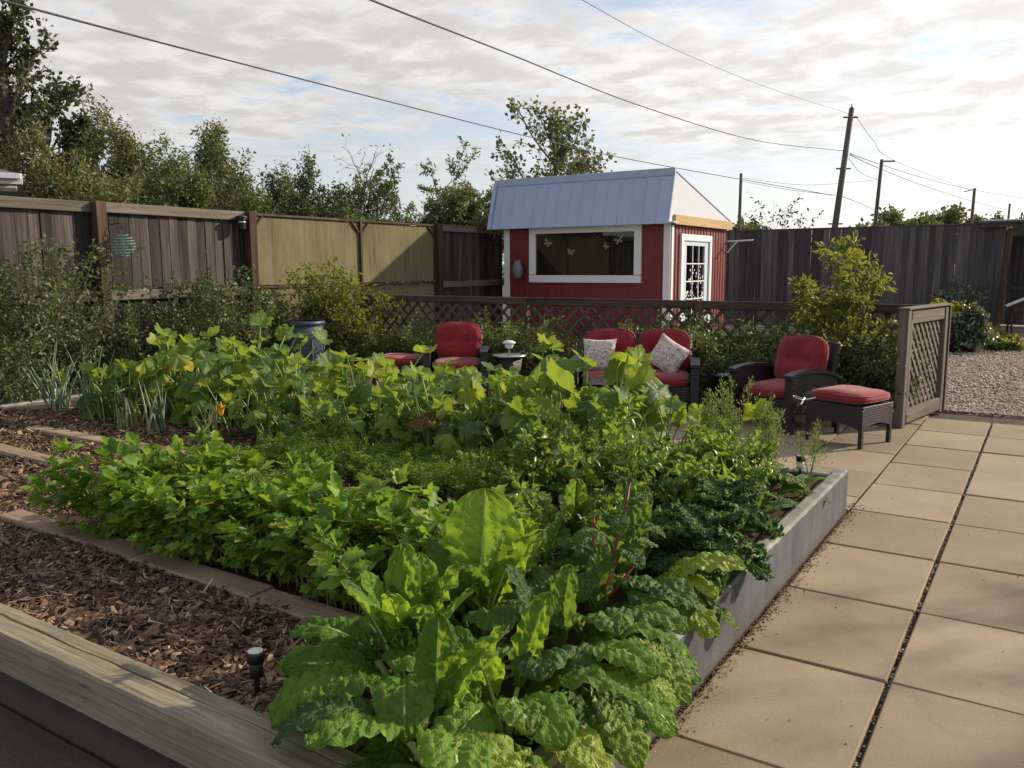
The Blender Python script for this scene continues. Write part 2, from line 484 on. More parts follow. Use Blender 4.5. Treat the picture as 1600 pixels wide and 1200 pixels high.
M['onion'] = mat_leaf('onion_leaf', [(0.10, 0.18, 0.105), (0.19, 0.28, 0.17), (0.34, 0.37, 0.19)], (0.25, 0.35, 0.12), 0.2, 0.4, attr=False)
M['onion_white'] = mat_plain('white_onion_base', (0.55, 0.58, 0.42), 0.5, 0.1)
M['squash'] = mat_leaf('squash_leaf', [(0.028, 0.080, 0.026), (0.055, 0.125, 0.030), (0.095, 0.180, 0.034), (0.155, 0.235, 0.040), (0.25, 0.30, 0.048)], (0.44, 0.54, 0.045), 0.42, 0.5, 0.3,
                       'palmate', (0.26, 0.34, 0.13), 0.5, 9.0, attr=False, tvar=0.45)
M['squash_yellow'] = mat_leaf('yellow_squash_leaf', [(0.30, 0.27, 0.03), (0.50, 0.40, 0.03)], (0.65, 0.50, 0.02), 0.4, 0.55, 0.2, 'palmate', (0.45, 0.42, 0.18), 0.5, attr=False)
M['squash_dry'] = mat_leaf('withered_squash_leaf', [(0.12, 0.06, 0.025), (0.30, 0.22, 0.08), (0.30, 0.33, 0.12)], (0.35, 0.25, 0.08), 0.3, 0.8, 0.1, 'palmate', (0.35, 0.30, 0.16), 0.5, attr=False)
M['blossom'] = mat_leaf('squash_blossom', [(0.75, 0.33, 0.02), (0.80, 0.45, 0.03)], (0.8, 0.4, 0.02), 0.35, attr=False)
M['chard'] = mat_leaf('bright_chard_leaf', [(0.070, 0.165, 0.022), (0.115, 0.24, 0.026), (0.175, 0.32, 0.032)], (0.44, 0.62, 0.04), 0.44, 0.5, 0.26,
                      'pinnate', (0.26, 0.38, 0.10), 0.65, 16.0, attr=False, tvar=0.18)
M['chard_dark'] = mat_leaf('dark_chard_leaf', [(0.040, 0.095, 0.026), (0.068, 0.145, 0.030), (0.125, 0.215, 0.036)], (0.32, 0.48, 0.04), 0.38, 0.46, 0.3,
                           'pinnate', (0.13, 0.22, 0.07), 0.65, 16.0, attr=False, tvar=0.18)
M['chard_lime'] = mat_leaf('lime_chard_leaf', [(0.14, 0.25, 0.022), (0.24, 0.33, 0.032)], (0.45, 0.55, 0.03), 0.42, 0.38, 0.4, 'pinnate', (0.40, 0.44, 0.13), 0.65, 16.0, attr=False, tvar=0.18)
M['celery'] = mat_leaf('celery_leaf', [(0.038, 0.105, 0.018), (0.080, 0.180, 0.022), (0.145, 0.265, 0.030), (0.17, 0.28, 0.034), (0.30, 0.31, 0.05)], (0.34, 0.52, 0.03), 0.40, 0.5, 0.3, attr=True)
M['carrot'] = mat_leaf('carrot_leaf', [(0.070, 0.150, 0.026), (0.125, 0.225, 0.036), (0.21, 0.31, 0.05)], (0.34, 0.48, 0.04), 0.38, 0.5, 0.3)
M['dill'] = mat_leaf('pale_carrot_leaf', [(0.12, 0.19, 0.025), (0.20, 0.28, 0.035), (0.30, 0.36, 0.055)], (0.40, 0.48, 0.05), 0.35, 0.5, 0.3)
M['kale'] = mat_leaf('curly_kale_leaf', [(0.040, 0.095, 0.030), (0.070, 0.145, 0.040), (0.12, 0.21, 0.055)], (0.20, 0.34, 0.05), 0.30, 0.55, 0.25, attr=False, nscale=40)
M['bolt'] = mat_leaf('bolting_leaf', [(0.060, 0.130, 0.028), (0.115, 0.205, 0.036), (0.20, 0.295, 0.045)], (0.38, 0.50, 0.04), 0.40, 0.36, 0.45)
M['lacy'] = mat_leaf('lacy_spike', [(0.11, 0.16, 0.05), (0.20, 0.25, 0.08), (0.28, 0.32, 0.12)], (0.30, 0.36, 0.08), 0.3, 0.6, 0.2)
M['bush'] = mat_leaf('dull_bush_leaf', [(0.034, 0.052, 0.020), (0.066, 0.092, 0.032), (0.115, 0.142, 0.052)], (0.17, 0.22, 0.045), 0.26, 0.5, 0.35)
M['hedge'] = mat_leaf('hedge_leaf', [(0.044, 0.068, 0.020), (0.088, 0.122, 0.034), (0.16, 0.19, 0.058)], (0.20, 0.24, 0.04), 0.28, 0.5, 0.35)
M['gold'] = mat_leaf('golden_leaf', [(0.040, 0.066, 0.020), (0.068, 0.108, 0.026), (0.105, 0.155, 0.032), (0.165, 0.215, 0.042), (0.26, 0.29, 0.06)], (0.45, 0.42, 0.04), 0.36, 0.5, 0.3)
M['tree'] = mat_leaf('poplar_leaf', [(0.088, 0.110, 0.042), (0.150, 0.172, 0.066), (0.22, 0.24, 0.10)], (0.16, 0.21, 0.04), 0.30, 0.5, 0.3)
M['treedark'] = mat_leaf('dark_poplar_leaf', [(0.036, 0.050, 0.020), (0.062, 0.080, 0.030), (0.11, 0.13, 0.048)], (0.09, 0.12, 0.025), 0.22, 0.5, 0.3)
M['willow'] = mat_leaf('willow_leaf', [(0.095, 0.092, 0.040), (0.165, 0.155, 0.064), (0.23, 0.21, 0.095)], (0.20, 0.20, 0.05), 0.28, 0.6, 0.2)
M['fartree'] = mat_leaf('far_tree_leaf', [(0.08, 0.10, 0.045), (0.14, 0.16, 0.07), (0.21, 0.23, 0.11)], (0.18, 0.22, 0.05), 0.28, 0.6, 0.2)
M['pot_leaf'] = mat_leaf('glossy_pot_leaf', [(0.030, 0.055, 0.026), (0.075, 0.11, 0.06), (0.22, 0.26, 0.17)], (0.15, 0.2, 0.06), 0.2, 0.28, 0.6)


# ---------------------------------------------------------------- mesh helpers
def tag(o, label=None, cat=None, group=None, kind=None):
    if label:
        o['label'] = label
    if cat:
        o['category'] = cat
    if group:
        o['group'] = group
    if kind:
        o['kind'] = kind
    return o


def thing(name, label, cat, loc=(0, 0, 0), rotz=0.0, group=None):
    o = bpy.data.objects.new(name, None)
    o.empty_display_size = 0.1
    COL.objects.link(o)
    o.location = loc
    o.rotation_euler = (0, 0, rotz)
    return tag(o, label, cat, group)


def link(name, me, parent=None, loc=(0, 0, 0), rot=(0, 0, 0), scale=(1, 1, 1)):
    o = bpy.data.objects.new(name, me)
    COL.objects.link(o)
    o.location = loc
    o.rotation_euler = rot
    o.scale = scale if isinstance(scale, (tuple, list)) else (scale,)*3
    if parent is not None:
        o.parent = parent
    return o


def np_mesh(name, V, F, mats, tint=None, uv=None, smooth=False, midx=None):
    """Mesh from numpy arrays. F: list of index arrays (k,3) and/or (k,4)."""
    me = bpy.data.meshes.new(name)
    V = np.asarray(V, dtype=np.float32)
    Fs = [np.asarray(f, dtype=np.int32) for f in (F if isinstance(F, list) else [F]) if len(f)]
    me.vertices.add(len(V))
    me.vertices.foreach_set('co', V.ravel())
    loops = np.concatenate([f.ravel() for f in Fs])
    tot = np.concatenate([np.full(len(f), f.shape[1], dtype=np.int32) for f in Fs])
    start = np.concatenate([[0], np.cumsum(tot)[:-1]]).astype(np.int32)
    me.loops.add(len(loops))
    me.loops.foreach_set('vertex_index', loops)
    me.polygons.add(len(tot))
    me.polygons.foreach_set('loop_start', start)
    me.polygons.foreach_set('loop_total', tot)
    if midx is not None:
        me.polygons.foreach_set('material_index', np.asarray(midx, dtype=np.int32))
    if smooth:
        me.polygons.foreach_set('use_smooth', np.ones(len(tot), dtype=bool))
    for m in (mats if isinstance(mats, (list, tuple)) else [mats]):
        me.materials.append(m)
    if tint is not None:
        a = me.attributes.new('tint', 'FLOAT', 'POINT')
        a.data.foreach_set('value', np.asarray(tint, dtype=np.float32))
    if uv is not None:
        l = me.uv_layers.new(name='UVMap')
        l.data.foreach_set('uv', np.asarray(uv, dtype=np.float32)[loops].ravel())
    me.update(calc_edges=True)
    me.validate()
    return me


def cbox_data(sx, sy, sz, b):
    """Chamfered box centred at the origin: 24 verts."""
    hx, hy, hz = sx/2, sy/2, sz/2
    b = min(b, hx*0.9, hy*0.9, hz*0.9)
    V, idx = [], {}
    for a, (dx, dy, dz) in enumerate([(1, 0, 0), (0, 1, 0), (0, 0, 1)]):
        for X in (-1, 1):
            for Y in (-1, 1):
                for Z in (-1, 1):
                    v = [X*(hx - (0 if dx else b)), Y*(hy - (0 if dy else b)), Z*(hz - (0 if dz else b))]
                    idx[(a, X, Y, Z)] = len(V)
                    V.append(v)
    Q, T = [], []
    i = idx
    for s in (-1, 1):
        q = [i[(0, s, -1, -1)], i[(0, s, 1, -1)], i[(0, s, 1, 1)], i[(0, s, -1, 1)]]
        Q.append(q if s > 0 else q[::-1])
        q = [i[(1, -1, s, -1)], i[(1, -1, s, 1)], i[(1, 1, s, 1)], i[(1, 1, s, -1)]]
        Q.append(q if s > 0 else q[::-1])
        q = [i[(2, -1, -1, s)], i[(2, 1, -1, s)], i[(2, 1, 1, s)], i[(2, -1, 1, s)]]
        Q.append(q if s > 0 else q[::-1])
    for s1 in (-1, 1):
        for s2 in (-1, 1):
            Q.append([i[(0, s1, s2, -1)], i[(0, s1, s2, 1)], i[(1, s1, s2, 1)], i[(1, s1, s2, -1)]])
            Q.append([i[(0, s1, -1, s2)], i[(0, s1, 1, s2)], i[(2, s1, 1, s2)], i[(2, s1, -1, s2)]])
            Q.append([i[(1, -1, s1, s2)], i[(1, 1, s1, s2)], i[(2, 1, s1, s2)], i[(2, -1, s1, s2)]])
    for X in (-1, 1):
        for Y in (-1, 1):
            for Z in (-1, 1):
                T.append([i[(0, X, Y, Z)], i[(1, X, Y, Z)], i[(2, X, Y, Z)]])
    V = np.array(V)

    def orient(F):
        out = []
        for f in F:
            p = V[f]
            nrm = np.cross(p[1]-p[0], p[2]-p[0])
            out.append(f if np.dot(nrm, p.mean(0)) > 0 else f[::-1])
        return out
    return V, orient(Q), orient(T)


class MB:
    """Mesh builder: collects shapes in one mesh."""
    def __init__(self):
        self.V, self.F, self.n = [], [], 0

    def add(self, V, F):
        V = np.asarray(V, float).reshape(-1, 3)
        self.V.append(V)
        self.F += [tuple(int(k) + self.n for k in f) for f in F]
        self.n += len(V)
        return self

    def box(self, c, s, b=0.004, rot=None):
        V, Q, T = cbox_data(*s, b)
        if rot is not None:
            V = V @ np.array(Euler(rot).to_matrix()).T
        return self.add(V + np.array(c), Q + T)

    def bar(self, p, q, w, h, b=0.003, up=(0, 0, 1)):
        """Box from p to q, width w (sideways) and height h (along up)."""
        p, q = np.array(p, float), np.array(q, float)
        d = q - p
        L = np.linalg.norm(d)
        d /= L
        u = np.array(up, float)
        s = np.cross(u, d)
        s /= np.linalg.norm(s)
        u = np.cross(d, s)
        V, Q, T = cbox_data(L, w, h, b)
        V = V[:, :1]*d + V[:, 1:2]*s + V[:, 2:3]*u + (p + q)/2
        return self.add(V, Q + T)

    def tube(self, pts, r, n=8, cap=True):
        pts = np.array(pts, float)
        k = len(pts)
        rr = np.full(k, r, float) if np.isscalar(r) else np.array(r, float)
        d = np.gradient(pts, axis=0)
        d /= np.linalg.norm(d, axis=1)[:, None] + 1e-12
        a = np.array([0, 0, 1.0]) if abs(d[0][2]) < 0.9 else np.array([1.0, 0, 0])
        V = []
        s = np.cross(a, d[0])
        for i in range(k):
            s = s - d[i]*np.dot(s, d[i])
            s /= np.linalg.norm(s) + 1e-12
            t = np.cross(d[i], s)
            for j in range(n):
                an = 2*PI*j/n
                V.append(pts[i] + rr[i]*(math.cos(an)*s + math.sin(an)*t))
        F = []
        for i in range(k-1):
            for j in range(n):
                F.append((i*n+j, i*n+(j+1) % n, (i+1)*n+(j+1) % n, (i+1)*n+j))
        if cap:
            F.append(tuple(range(n))[::-1])
            F.append(tuple((k-1)*n+j for j in range(n)))
        return self.add(V, F)

    def lathe(self, prof, c=(0, 0, 0), n=24):
        V, F = [], []
        for (r, z) in prof:
            for j in range(n):
                an = 2*PI*j/n
                V.append((c[0]+r*math.cos(an), c[1]+r*math.sin(an), c[2]+z))
        for i in range(len(prof)-1):
            for j in range(n):
                F.append((i*n+j, i*n+(j+1) % n, (i+1)*n+(j+1) % n, (i+1)*n+j))
        return self.add(V, F)

    def prism(self, poly, p0, p1):
        """Polygon of (3D) points swept by the vector p1-p0."""
        poly = np.array(poly, float)
        d = np.array(p1, float) - np.array(p0, float)
        n = len(poly)
        V = np.concatenate([poly, poly + d])
        F = [tuple(range(n))[::-1], tuple(range(n, 2*n))]
        F += [(i, (i+1) % n, n+(i+1) % n, n+i) for i in range(n)]
        return self.add(V, F)

    def mesh(self, name, mat, smooth=False):
        me = bpy.data.meshes.new(name)
        me.from_pydata(np.concatenate(self.V).tolist(), [], self.F)
        for m in (mat if isinstance(mat, (list, tuple)) else [mat]):
            me.materials.append(m)
        if smooth:
            me.polygons.foreach_set('use_smooth', np.ones(len(me.polygons), dtype=bool))
        me.update()
        return me

    def build(self, name, mat, parent=None, smooth=False, loc=(0, 0, 0), rot=(0, 0, 0)):
        return link(name, self.mesh(name, mat, smooth), parent, loc, rot)


def box_obj(name, c, s, mat, parent=None, b=0.004, rot=(0, 0, 0)):
    return link(name, MB().box((0, 0, 0), s, b).mesh(name, mat), parent, c, rot)


ORD = ['first', 'second', 'third', 'fourth', 'fifth', 'sixth', 'seventh', 'eighth', 'ninth', 'tenth', 'eleventh', 'twelfth',
       'thirteenth', 'fourteenth', 'fifteenth', 'sixteenth', 'seventeenth', 'eighteenth', 'nineteenth', 'twentieth']


def ray(px_, py_):
    d = _f + _r*(px_-800)/CAM_F - _u*(py_-600)/CAM_F
    return d/math.hypot(d[0], d[1])


def at(px_, py_, dist):
    """World point at a horizontal distance along a line of sight (layout only)."""
    return CAM_C + ray(px_, py_)*dist

# ================================================================ SETTING
def sheet(name, x0, x1, y0, y1, z, mat, nx=1, ny=1, amp=0.0, fr=2.0):
    xs, ys = np.linspace(x0, x1, nx+1), np.linspace(y0, y1, ny+1)
    V = [(x, y, z + (amp*mnoise.noise((x*fr, y*fr, 0.3)) + amp*0.5*mnoise.noise((x*fr*3.1, y*fr*3.1, 5.3)) if amp else 0)) for y in ys for x in xs]
    F = [[j*(nx+1)+i, j*(nx+1)+i+1, (j+1)*(nx+1)+i+1, (j+1)*(nx+1)+i] for j in range(ny) for i in range(nx)]
    o = link(name, np_mesh(name, V, np.array(F), mat, smooth=bool(amp)))
    return tag(o, kind='structure')


sheet('ground', -1500, 1500, -1500, 1500, -0.075, M['grass'])
tag(bpy.data.objects['ground'], 'dry grassy ground behind the fences', 'ground')
patio = sheet('patio', -8.6, 5.2, -6.0, 6.68, -0.035, M['sand'])
tag(patio, 'patio of tan concrete slabs around the raised bed', 'patio')
gravel = sheet('gravel_yard', -9.0, 7.0, 6.69, 24.0, -0.03, M['gravelbase'], 60, 60, 0.02, 1.4)
tag(gravel, 'pale gravel yard beyond the patio slabs', 'gravel')

# paving slabs: 0.581 x 0.762 on a grid, every slab an object
SX, SY = 0.581, 0.762
BX0, BX1, BY0, BY1 = -7.5, -0.012, -1.875, 2.245        # raised bed footprint
slab_me = [MB().box((0, 0, 0), (SX-0.010, SY-0.009, 0.05), 0.005).mesh('paving_slab', M['slab']),
           MB().box((0, 0, 0), (SX-0.017, SY-0.010, 0.05), 0.006).mesh('paving_slab', M['slab'])]
rs = random.Random(3)
for i in range(-15, 9):
    for j in range(-8, 9):
        off = 0.0 if i >= 0 else 0.31
        x, y = (i+0.5)*SX, (j+0.5)*SY + off
        if y + SY/2 > 6.7 + (0.25 if i < 0 else 0):
            continue
        if x + SX/2 - 0.05 > BX0 and x - SX/2 < BX1 - 0.05 and y + SY/2 - 0.02 > BY0 + 0.05 and y - SY/2 + 0.02 < BY1 - 0.05:
            continue
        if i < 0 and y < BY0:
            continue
        # leave out slabs nowhere near the view
        if y < -3.3 or (x > 3.2) or (y < -2.9 and x > 0.2):
            continue
        o = link('paving_slab', slab_me[1 if i in (0, 1) else 0], patio,
                 (x + (0.002 if i == 1 else 0), y, -0.025 + rs.uniform(-0.0035, 0.0035)), (rs.uniform(-.004, .004), rs.uniform(-.004, .004), rs.uniform(-.006, .006)))
# partial slabs filling the gap behind the bed's far end and along its front
for i in range(-13, 0):
    x = (i+0.5)*SX
    y0, y1 = BY1 + 0.012, (3+0.0)*SY + 0.31 - 0.0
    ys = [y for y in [(j+0.0)*SY + 0.31 for j in range(0, 9)] if y > y0 + 0.05]
    h = ys[0] - y0
    link('paving_slab', MB().box((0, 0, 0), (SX-0.010, h-0.009, 0.05), 0.005).mesh('paving_slab', M['slab']), patio, (x, y0 + h/2, -0.025))
pth = sheet('path', -8.6, -0.004, -6.0, BY0-0.002, -0.006, M['path'], 40, 20, 0.003, 3.0)  # one plain dark sheet in place of slabs along the bed front
tag(pth, 'dark plain concrete path in front of the timber', 'path')


# ---- pebbles: low stones scattered in numpy
def stones(name, P, size, mat, seed, flat=0.55):
    rg = np.random.default_rng(seed)
    n = len(P)
    base = np.array([(1, 0, 0), (-1, 0, 0), (0, 1, 0), (0, -1, 0), (0, 0, 1), (0, 0, -1)], float)
    tri = np.array([(0, 2, 4), (2, 1, 4), (1, 3, 4), (3, 0, 4), (2, 0, 5), (1, 2, 5), (3, 1, 5), (0, 3, 5)])
    sc = size*np.exp(rg.normal(0, 0.35, (n, 1, 1)))*(0.65 + 0.7*rg.random((n, 6, 1)))
    an = rg.random(n)*2*PI
    V = base[None]*sc*np.array([1, 0.75, flat])
    x = V[..., 0]*np.cos(an)[:, None] - V[..., 1]*np.sin(an)[:, None]
    y = V[..., 0]*np.sin(an)[:, None] + V[..., 1]*np.cos(an)[:, None]
    V = np.stack([x, y, V[..., 2]], -1) + P[:, None, :]
    F = tri[None] + (np.arange(n)*6)[:, None, None]
    return np_mesh(name, V.reshape(-1, 3), F.reshape(-1, 3), mat, tint=np.repeat(rg.beta(2.2, 2.0, n), 6), smooth=False)


rg = np.random.default_rng(5)
n = 17000
yy = 6.72 + 10.5*rg.random(n)**1.5
xx = -0.9 + rg.random(n)*(2.6 + (yy-6.7)*0.16)
o = link('gravel_stones', stones('gravel_stones', np.stack([xx, yy, -0.015 + 0.012*rg.random(n)], 1), 0.017, M['stone'], 6))
tag(o, 'loose pale gravel stones beyond the slabs', 'gravel', kind='stuff')
# grit along the open joint, round the bed foot and on the slabs
P = []
for _ in range(900):
    P.append((SX + 0.001 + rg.normal(0, 0.004), -2.2 + 9.0*rg.random(), -0.016 + 0.006*rg.random()))
for _ in range(2600):
    P.append((0.003 + abs(rg.normal(0, 0.030))*(0.3+abs(math.sin(len(P)*0.003))), -1.9 + 4.15*rg.random(), 0.001))
for _ in range(260):
    P.append((rg.random()*2.6, -2.5 + 9*rg.random(), 0.002))
for _ in range(90):
    P.append((-0.05 + rg.normal(0, .09), 2.31 + abs(rg.normal(0, .05)), 0.003))
o = link('joint_grit', stones('joint_grit', np.array(P), 0.0036, M['chip'], 8))
tag(o, 'dark grit lying in the joint between paving slabs', 'grit', kind='stuff')
P = [(SX + 0.001 + rg.normal(0, 0.0035), -2.2 + 9.0*rg.random(), -0.012 + 0.006*rg.random()) for _ in range(420)]
o = link('joint_pebbles', stones('joint_pebbles', np.array(P), 0.0045, M['stone'], 9))
tag(o, 'pale pebbles filling the long joint between slabs', 'pebbles', kind='stuff')

# ================================================================ RAISED BED
bed = thing('raised_bed', 'long raised garden bed with grey concrete side and weathered timber front', 'garden bed', (0, 0, 0))


def wall_mesh(x0, x1, y0, y1, z0, z1, along, seed):
    """Concrete wall with slightly uneven, chipped top edge."""
    rgw = random.Random(seed)
    L = (y1-y0) if along == 'y' else (x1-x0)
    n = max(8, int(L/0.05))
    V, F = [], []
    t = (x1-x0) if along == 'y' else (y1-y0)
    prof = [(0, 0), (t, 0), (t, z1-z0-0.012), (t-0.012, z1-z0), (0.012, z1-z0), (0, z1-z0-0.012)]
    for i in range(n+1):
        a = i/n*L
        for k, (u, h) in enumerate(prof):
            uu, hh = u, h
            if k in (2, 5):
                hh -= max(0, rgw.gauss(0, 0.003))
                uu += (0.001 if k == 5 else -0.001)*rgw.random()
            if k in (3, 4):
                hh += rgw.gauss(0, 0.0018)
                uu += (1 if k == 4 else -1)*max(0, rgw.gauss(0, 0.003))
            if along == 'y':
                V.append((x0+uu, y0+a, z0+hh))
            else:
                V.append((x0+a, y1-uu, z0+hh))
    m = len(prof)
    for i in range(n):
        for k in range(m):
            F.append((i*m+k, i*m+(k+1) % m, (i+1)*m+(k+1) % m, (i+1)*m+k))
    F.append(tuple(range(m))[::-1])
    F.append(tuple(n*m+k for k in range(m)))
    return V, F


def wall(name, *a):
    V, F = wall_mesh(*a)
    me = bpy.data.meshes.new(name)
    me.from_pydata(V, [], F)
    me.materials.append(M['wall'])
    me.materials.append(M['walltop'])
    m = 6
    for p in me.polygons:
        if p.index < len(F)-2 and p.index % m in (2, 3, 4):
            p.material_index = 1
    return link(name, me, bed)


ZB = 0.265
wall('side_wall', -0.092, -0.012, BY0+0.002, BY1, -0.03, ZB, 'y', 1)
wall('end_wall', BX0, -0.094, BY1-0.08, BY1-0.001, -0.03, ZB-0.03, 'x', 2)
wall('far_side_wall', BX0, BX0+0.10, BY0+0.158, BY1-0.082, -0.03, ZB-0.02, 'y', 3)
box_obj('front_wall', ((BX0-0.117)/2, BY0+0.075, 0.05), (BX0*-1-0.117-0.01, 0.12, 0.16), M['walldark'], bed)
# black liner standing up inside the side wall
mb = MB()
for i in range(40):
    y0 = BY0+0.2+i*0.0985
    a, b = mnoise.noise((y0*2, 0, 0)), mnoise.noise(((y0+0.0985)*2, 0, 0))
    mb.add([(-0.098+a*0.012-0.018, y0, 0.12), (-0.098+b*0.012-0.018, y0+0.0985, 0.12), (-0.101+b*0.01, y0+0.0985, 0.243+b*0.012), (-0.101+a*0.01, y0, 0.243+a*0.012),
            (-0.105+a*0.012-0.018, y0, 0.12), (-0.105+b*0.012-0.018, y0+0.0985, 0.12), (-0.108+b*0.01, y0+0.0985, 0.243+b*0.012), (-0.108+a*0.01, y0, 0.243+a*0.012)],
           [(0, 1, 2, 3), (7, 6, 5, 4), (3, 2, 6, 7)])
mb.build('liner', M['liner'], bed, True)


def timber_mesh():
    """Old landscape timber with a deep wandering split along its top."""
    n = 260
    x0, x1 = BX0, -0.02
    V, F = [], []
    rows = []
    for i in range(n+1):
        x = x0 + (x1-x0)*i/n
        yb, yf = BY0+0.155, BY0
        w = yb-yf
        wob = 0.010*mnoise.noise((x*1.3, 1, 0)) + 0.006*mnoise.noise((x*6, 2, 0))
        c = 0.60 + 0.10*mnoise.noise((x*0.9, 4, 0)) + 0.03*mnoise.noise((x*5, 5, 0))
        gw = max(0.0018, 0.0042*(0.9+1.3*mnoise.noise((x*1.7, 7, 0))))
        gd = gw*5
        z = ZB+0.005
        tz = lambda k: z + 0.0035*mnoise.noise((x*3, k*2.3, 9)) + 0.0018*mnoise.noise((x*17, k*9.3, 3))
        er = 0.010+0.008*abs(mnoise.noise((x*5, 8, 1)))
        prof = [(0.0, 0.13), (0.002+wob*0.3, z-0.03), (er*0.35, tz(0)-er*0.8), (er, tz(0.3))]
        for k in (0.2, 0.3, 0.4, 0.5):
            prof.append((w*k, tz(k*5)))
        yc = w*c
        prof += [(yc-gw, tz(3)), (yc-gw*0.2, z-gd), (yc+gw, tz(3.2)+0.001)]
        prof += [(w*0.82, tz(4)), (w-er*0.8, tz(5)), (w-0.001, z-er*0.8), (w, 0.13)]
        for (u, zz) in prof:
            V.append((x, yf+u, zz))
        m = len(prof)
    for i in range(n):
        for k in range(m-1):
            F.append((i*m+k, (i+1)*m+k, (i+1)*m+k+1, i*m+k+1))
        F.append((i*m+m-1, (i+1)*m+m-1, (i+1)*m, i*m))
    F.append(tuple(range(m)))
    F.append(tuple(n*m+k for k in range(m))[::-1])
    me = bpy.data.meshes.new('timber')
    me.from_pydata(V, [], F)
    me.materials.append(M['timber'])
    me.update()
    return me


tm = link('timber', timber_mesh(), bed)
tag(tm, 'grey weathered timber with a long dark split along its top')

ZS = 0.205
soil = sheet('garden_soil', BX0+0.05, -0.090, BY0+0.10, BY1-0.06, ZS, M['soil'], 110, 70, 0.022, 2.3)
tag(soil, 'dark soil inside the raised bed', 'soil')


# ---- bark chip mulch
def chips(name, P, rg, size=0.02):
    n = len(P)
    L = np.minimum(size*np.exp(rg.normal(0, 0.6, n)), 0.034)
    Wd = L*(0.22+0.35*rg.random(n))
    fib = rg.random(n) < 0.14                                  # long pale fibres among the chips
    L = np.where(fib, L*1.9, L)
    Wd = np.where(fib, Wd*0.28, Wd)
    T = np.minimum(Wd*0.5, 0.004+0.004*rg.random(n))
    an = rg.random(n)*2*PI
    pit = rg.normal(0, 0.38, n)
    rol = rg.normal(0, 0.5, n)
    ax = np.stack([np.cos(an)*np.cos(pit), np.sin(an)*np.cos(pit), np.sin(pit)], 1)
    sd_ = np.stack([-np.sin(an), np.cos(an), np.zeros(n)], 1)
    nr = np.cross(ax, sd_)
    s2 = sd_*np.cos(rol)[:, None] + nr*np.sin(rol)[:, None]
    n2 = np.cross(ax, s2)
    tw = 0.35 + 0.65*rg.random(n)
    V = []
    for (a, b, c) in [(-1, -1, 0), (-1, 1, 0), (1, 1, 0), (1, -1, 0), (-0.8, 0, 1), (0.8, 0, 1)]:
        k = np.where(a > 0, tw, 1.0) if abs(a) == 1 else 1.0
        V.append(P + ax*(L*a)[:, None] + s2*(Wd*b*k)[:, None] + n2*(T*c)[:, None])
    V = np.stack(V, 1)
    tri = np.array([(0, 3, 5), (0, 5, 4), (2, 1, 4), (2, 4, 5), (0, 4, 1), (3, 2, 5)])
    F = tri[None] + (np.arange(n)*6)[:, None, None]
    return np_mesh(name, V.reshape(-1, 3), F.reshape(-1, 3), M['chip'], tint=np.repeat(np.where(fib, 0.7+0.3*rg.random(n), rg.beta(1.5, 2.2, n)), 6))


def scatter(rg, x0, x1, y0, y1, dens):
    n = int((x1-x0)*(y1-y0)*dens)
    return np.stack([x0+(x1-x0)*rg.random(n), y0+(y1-y0)*rg.random(n)], 1)


rgc = np.random.default_rng(21)
PP = np.concatenate([scatter(rgc, -4.3, -0.5, -1.73, -1.10, 9500), scatter(rgc, -7.3, -3.45, -1.1, 0.75, 2600),
                     scatter(rgc, -3.5, -0.5, -0.55, 0.3, 1500), scatter(rgc, -6.9, -0.6, 0.32, 1.2, 1100)])
hz = np.array([ZS + 0.010 + 0.022*mnoise.noise((x*2.3, y*2.3, 0.3)) + 0.012*mnoise.noise((x*7, y*7, 1.3)) for x, y in PP])
P3 = np.concatenate([PP, (hz + 0.012*rgc.random(len(PP)))[:, None]], 1)
o = link('bark_mulch', chips('bark_mulch', P3, rgc, 0.0115))
tag(o, 'brown bark chip mulch spread over the raised bed', 'mulch', kind='stuff')

# ---- planks laid between the rows
PLANKS = [  # (x0, x1, yc, label, rot)
    (-3.66, -2.46, -1.045, 'tan plank at the mulched corner end of the front walking row', 0.004),
    (-2.44, -1.62, -1.062, 'middle tan plank of the row in front of the celery', -0.006),
    (-1.60, -0.78, -1.085, 'tan plank before the celery running under the chard', -0.004),
    (-5.9, -4.62, -0.24, 'tan plank on the mulch at the left edge of the bed', -0.01),
    (-6.1, -4.85, 0.33, 'tan plank lying in front of the tall blue onions', 0.012),
    (-4.8, -3.65, 0.36, 'tan plank between the celery and the short onion tufts', 0.0),
    (-2.35, -1.05, 0.16, 'tan plank half hidden between the carrot rows', -0.02)]
for k, (x0, x1, yc, lab, rz) in enumerate(PLANKS):
    mb = MB()
    n = 10
    L = x1-x0
    prof = [(-0.07, 0.0), (-0.068, 0.028), (-0.06, 0.034), (0.06, 0.034), (0.068, 0.028), (0.07, 0.0)]
    V, F = [], []
    for i in range(n+1):
        x = -L/2 + L*i/n
        for (u, z) in prof:
            V.append((x, u*(1+0.05*mnoise.noise((x*3+k, u*9, 1))), z + 0.004*mnoise.noise((x*2+k*3, u*4, 2))))
    for i in range(n):
        for q in range(5):
            F.append((i*6+q, (i+1)*6+q, (i+1)*6+q+1, i*6+q+1))
        F.append((i*6+5, (i+1)*6+5, (i+1)*6, i*6))
    F += [tuple(range(6)), tuple(n*6+q for q in range(6))[::-1]]
    mb.add(V, F)
    o = mb.build('walking_plank', M['plank'], None, False, ((x0+x1)/2, yc, ZS+0.004), (0, 0, rz))
    tag(o, lab, 'plank', 'planks laid between the vegetable rows')

# ================================================================ LEFT FENCE (runs along Y at x = -9)
FX, FH = -9.0, 2.35
fence = thing('board_fence', 'tall weathered board fence with two plywood panels on the left', 'fence', (FX, 5, 0))
rf = random.Random(12)
board_me = [MB().box((0, 0, 0), (0.02, w, 2.2), 0.003).mesh('board', M['board']) for w in (0.128, 0.138, 0.146)]


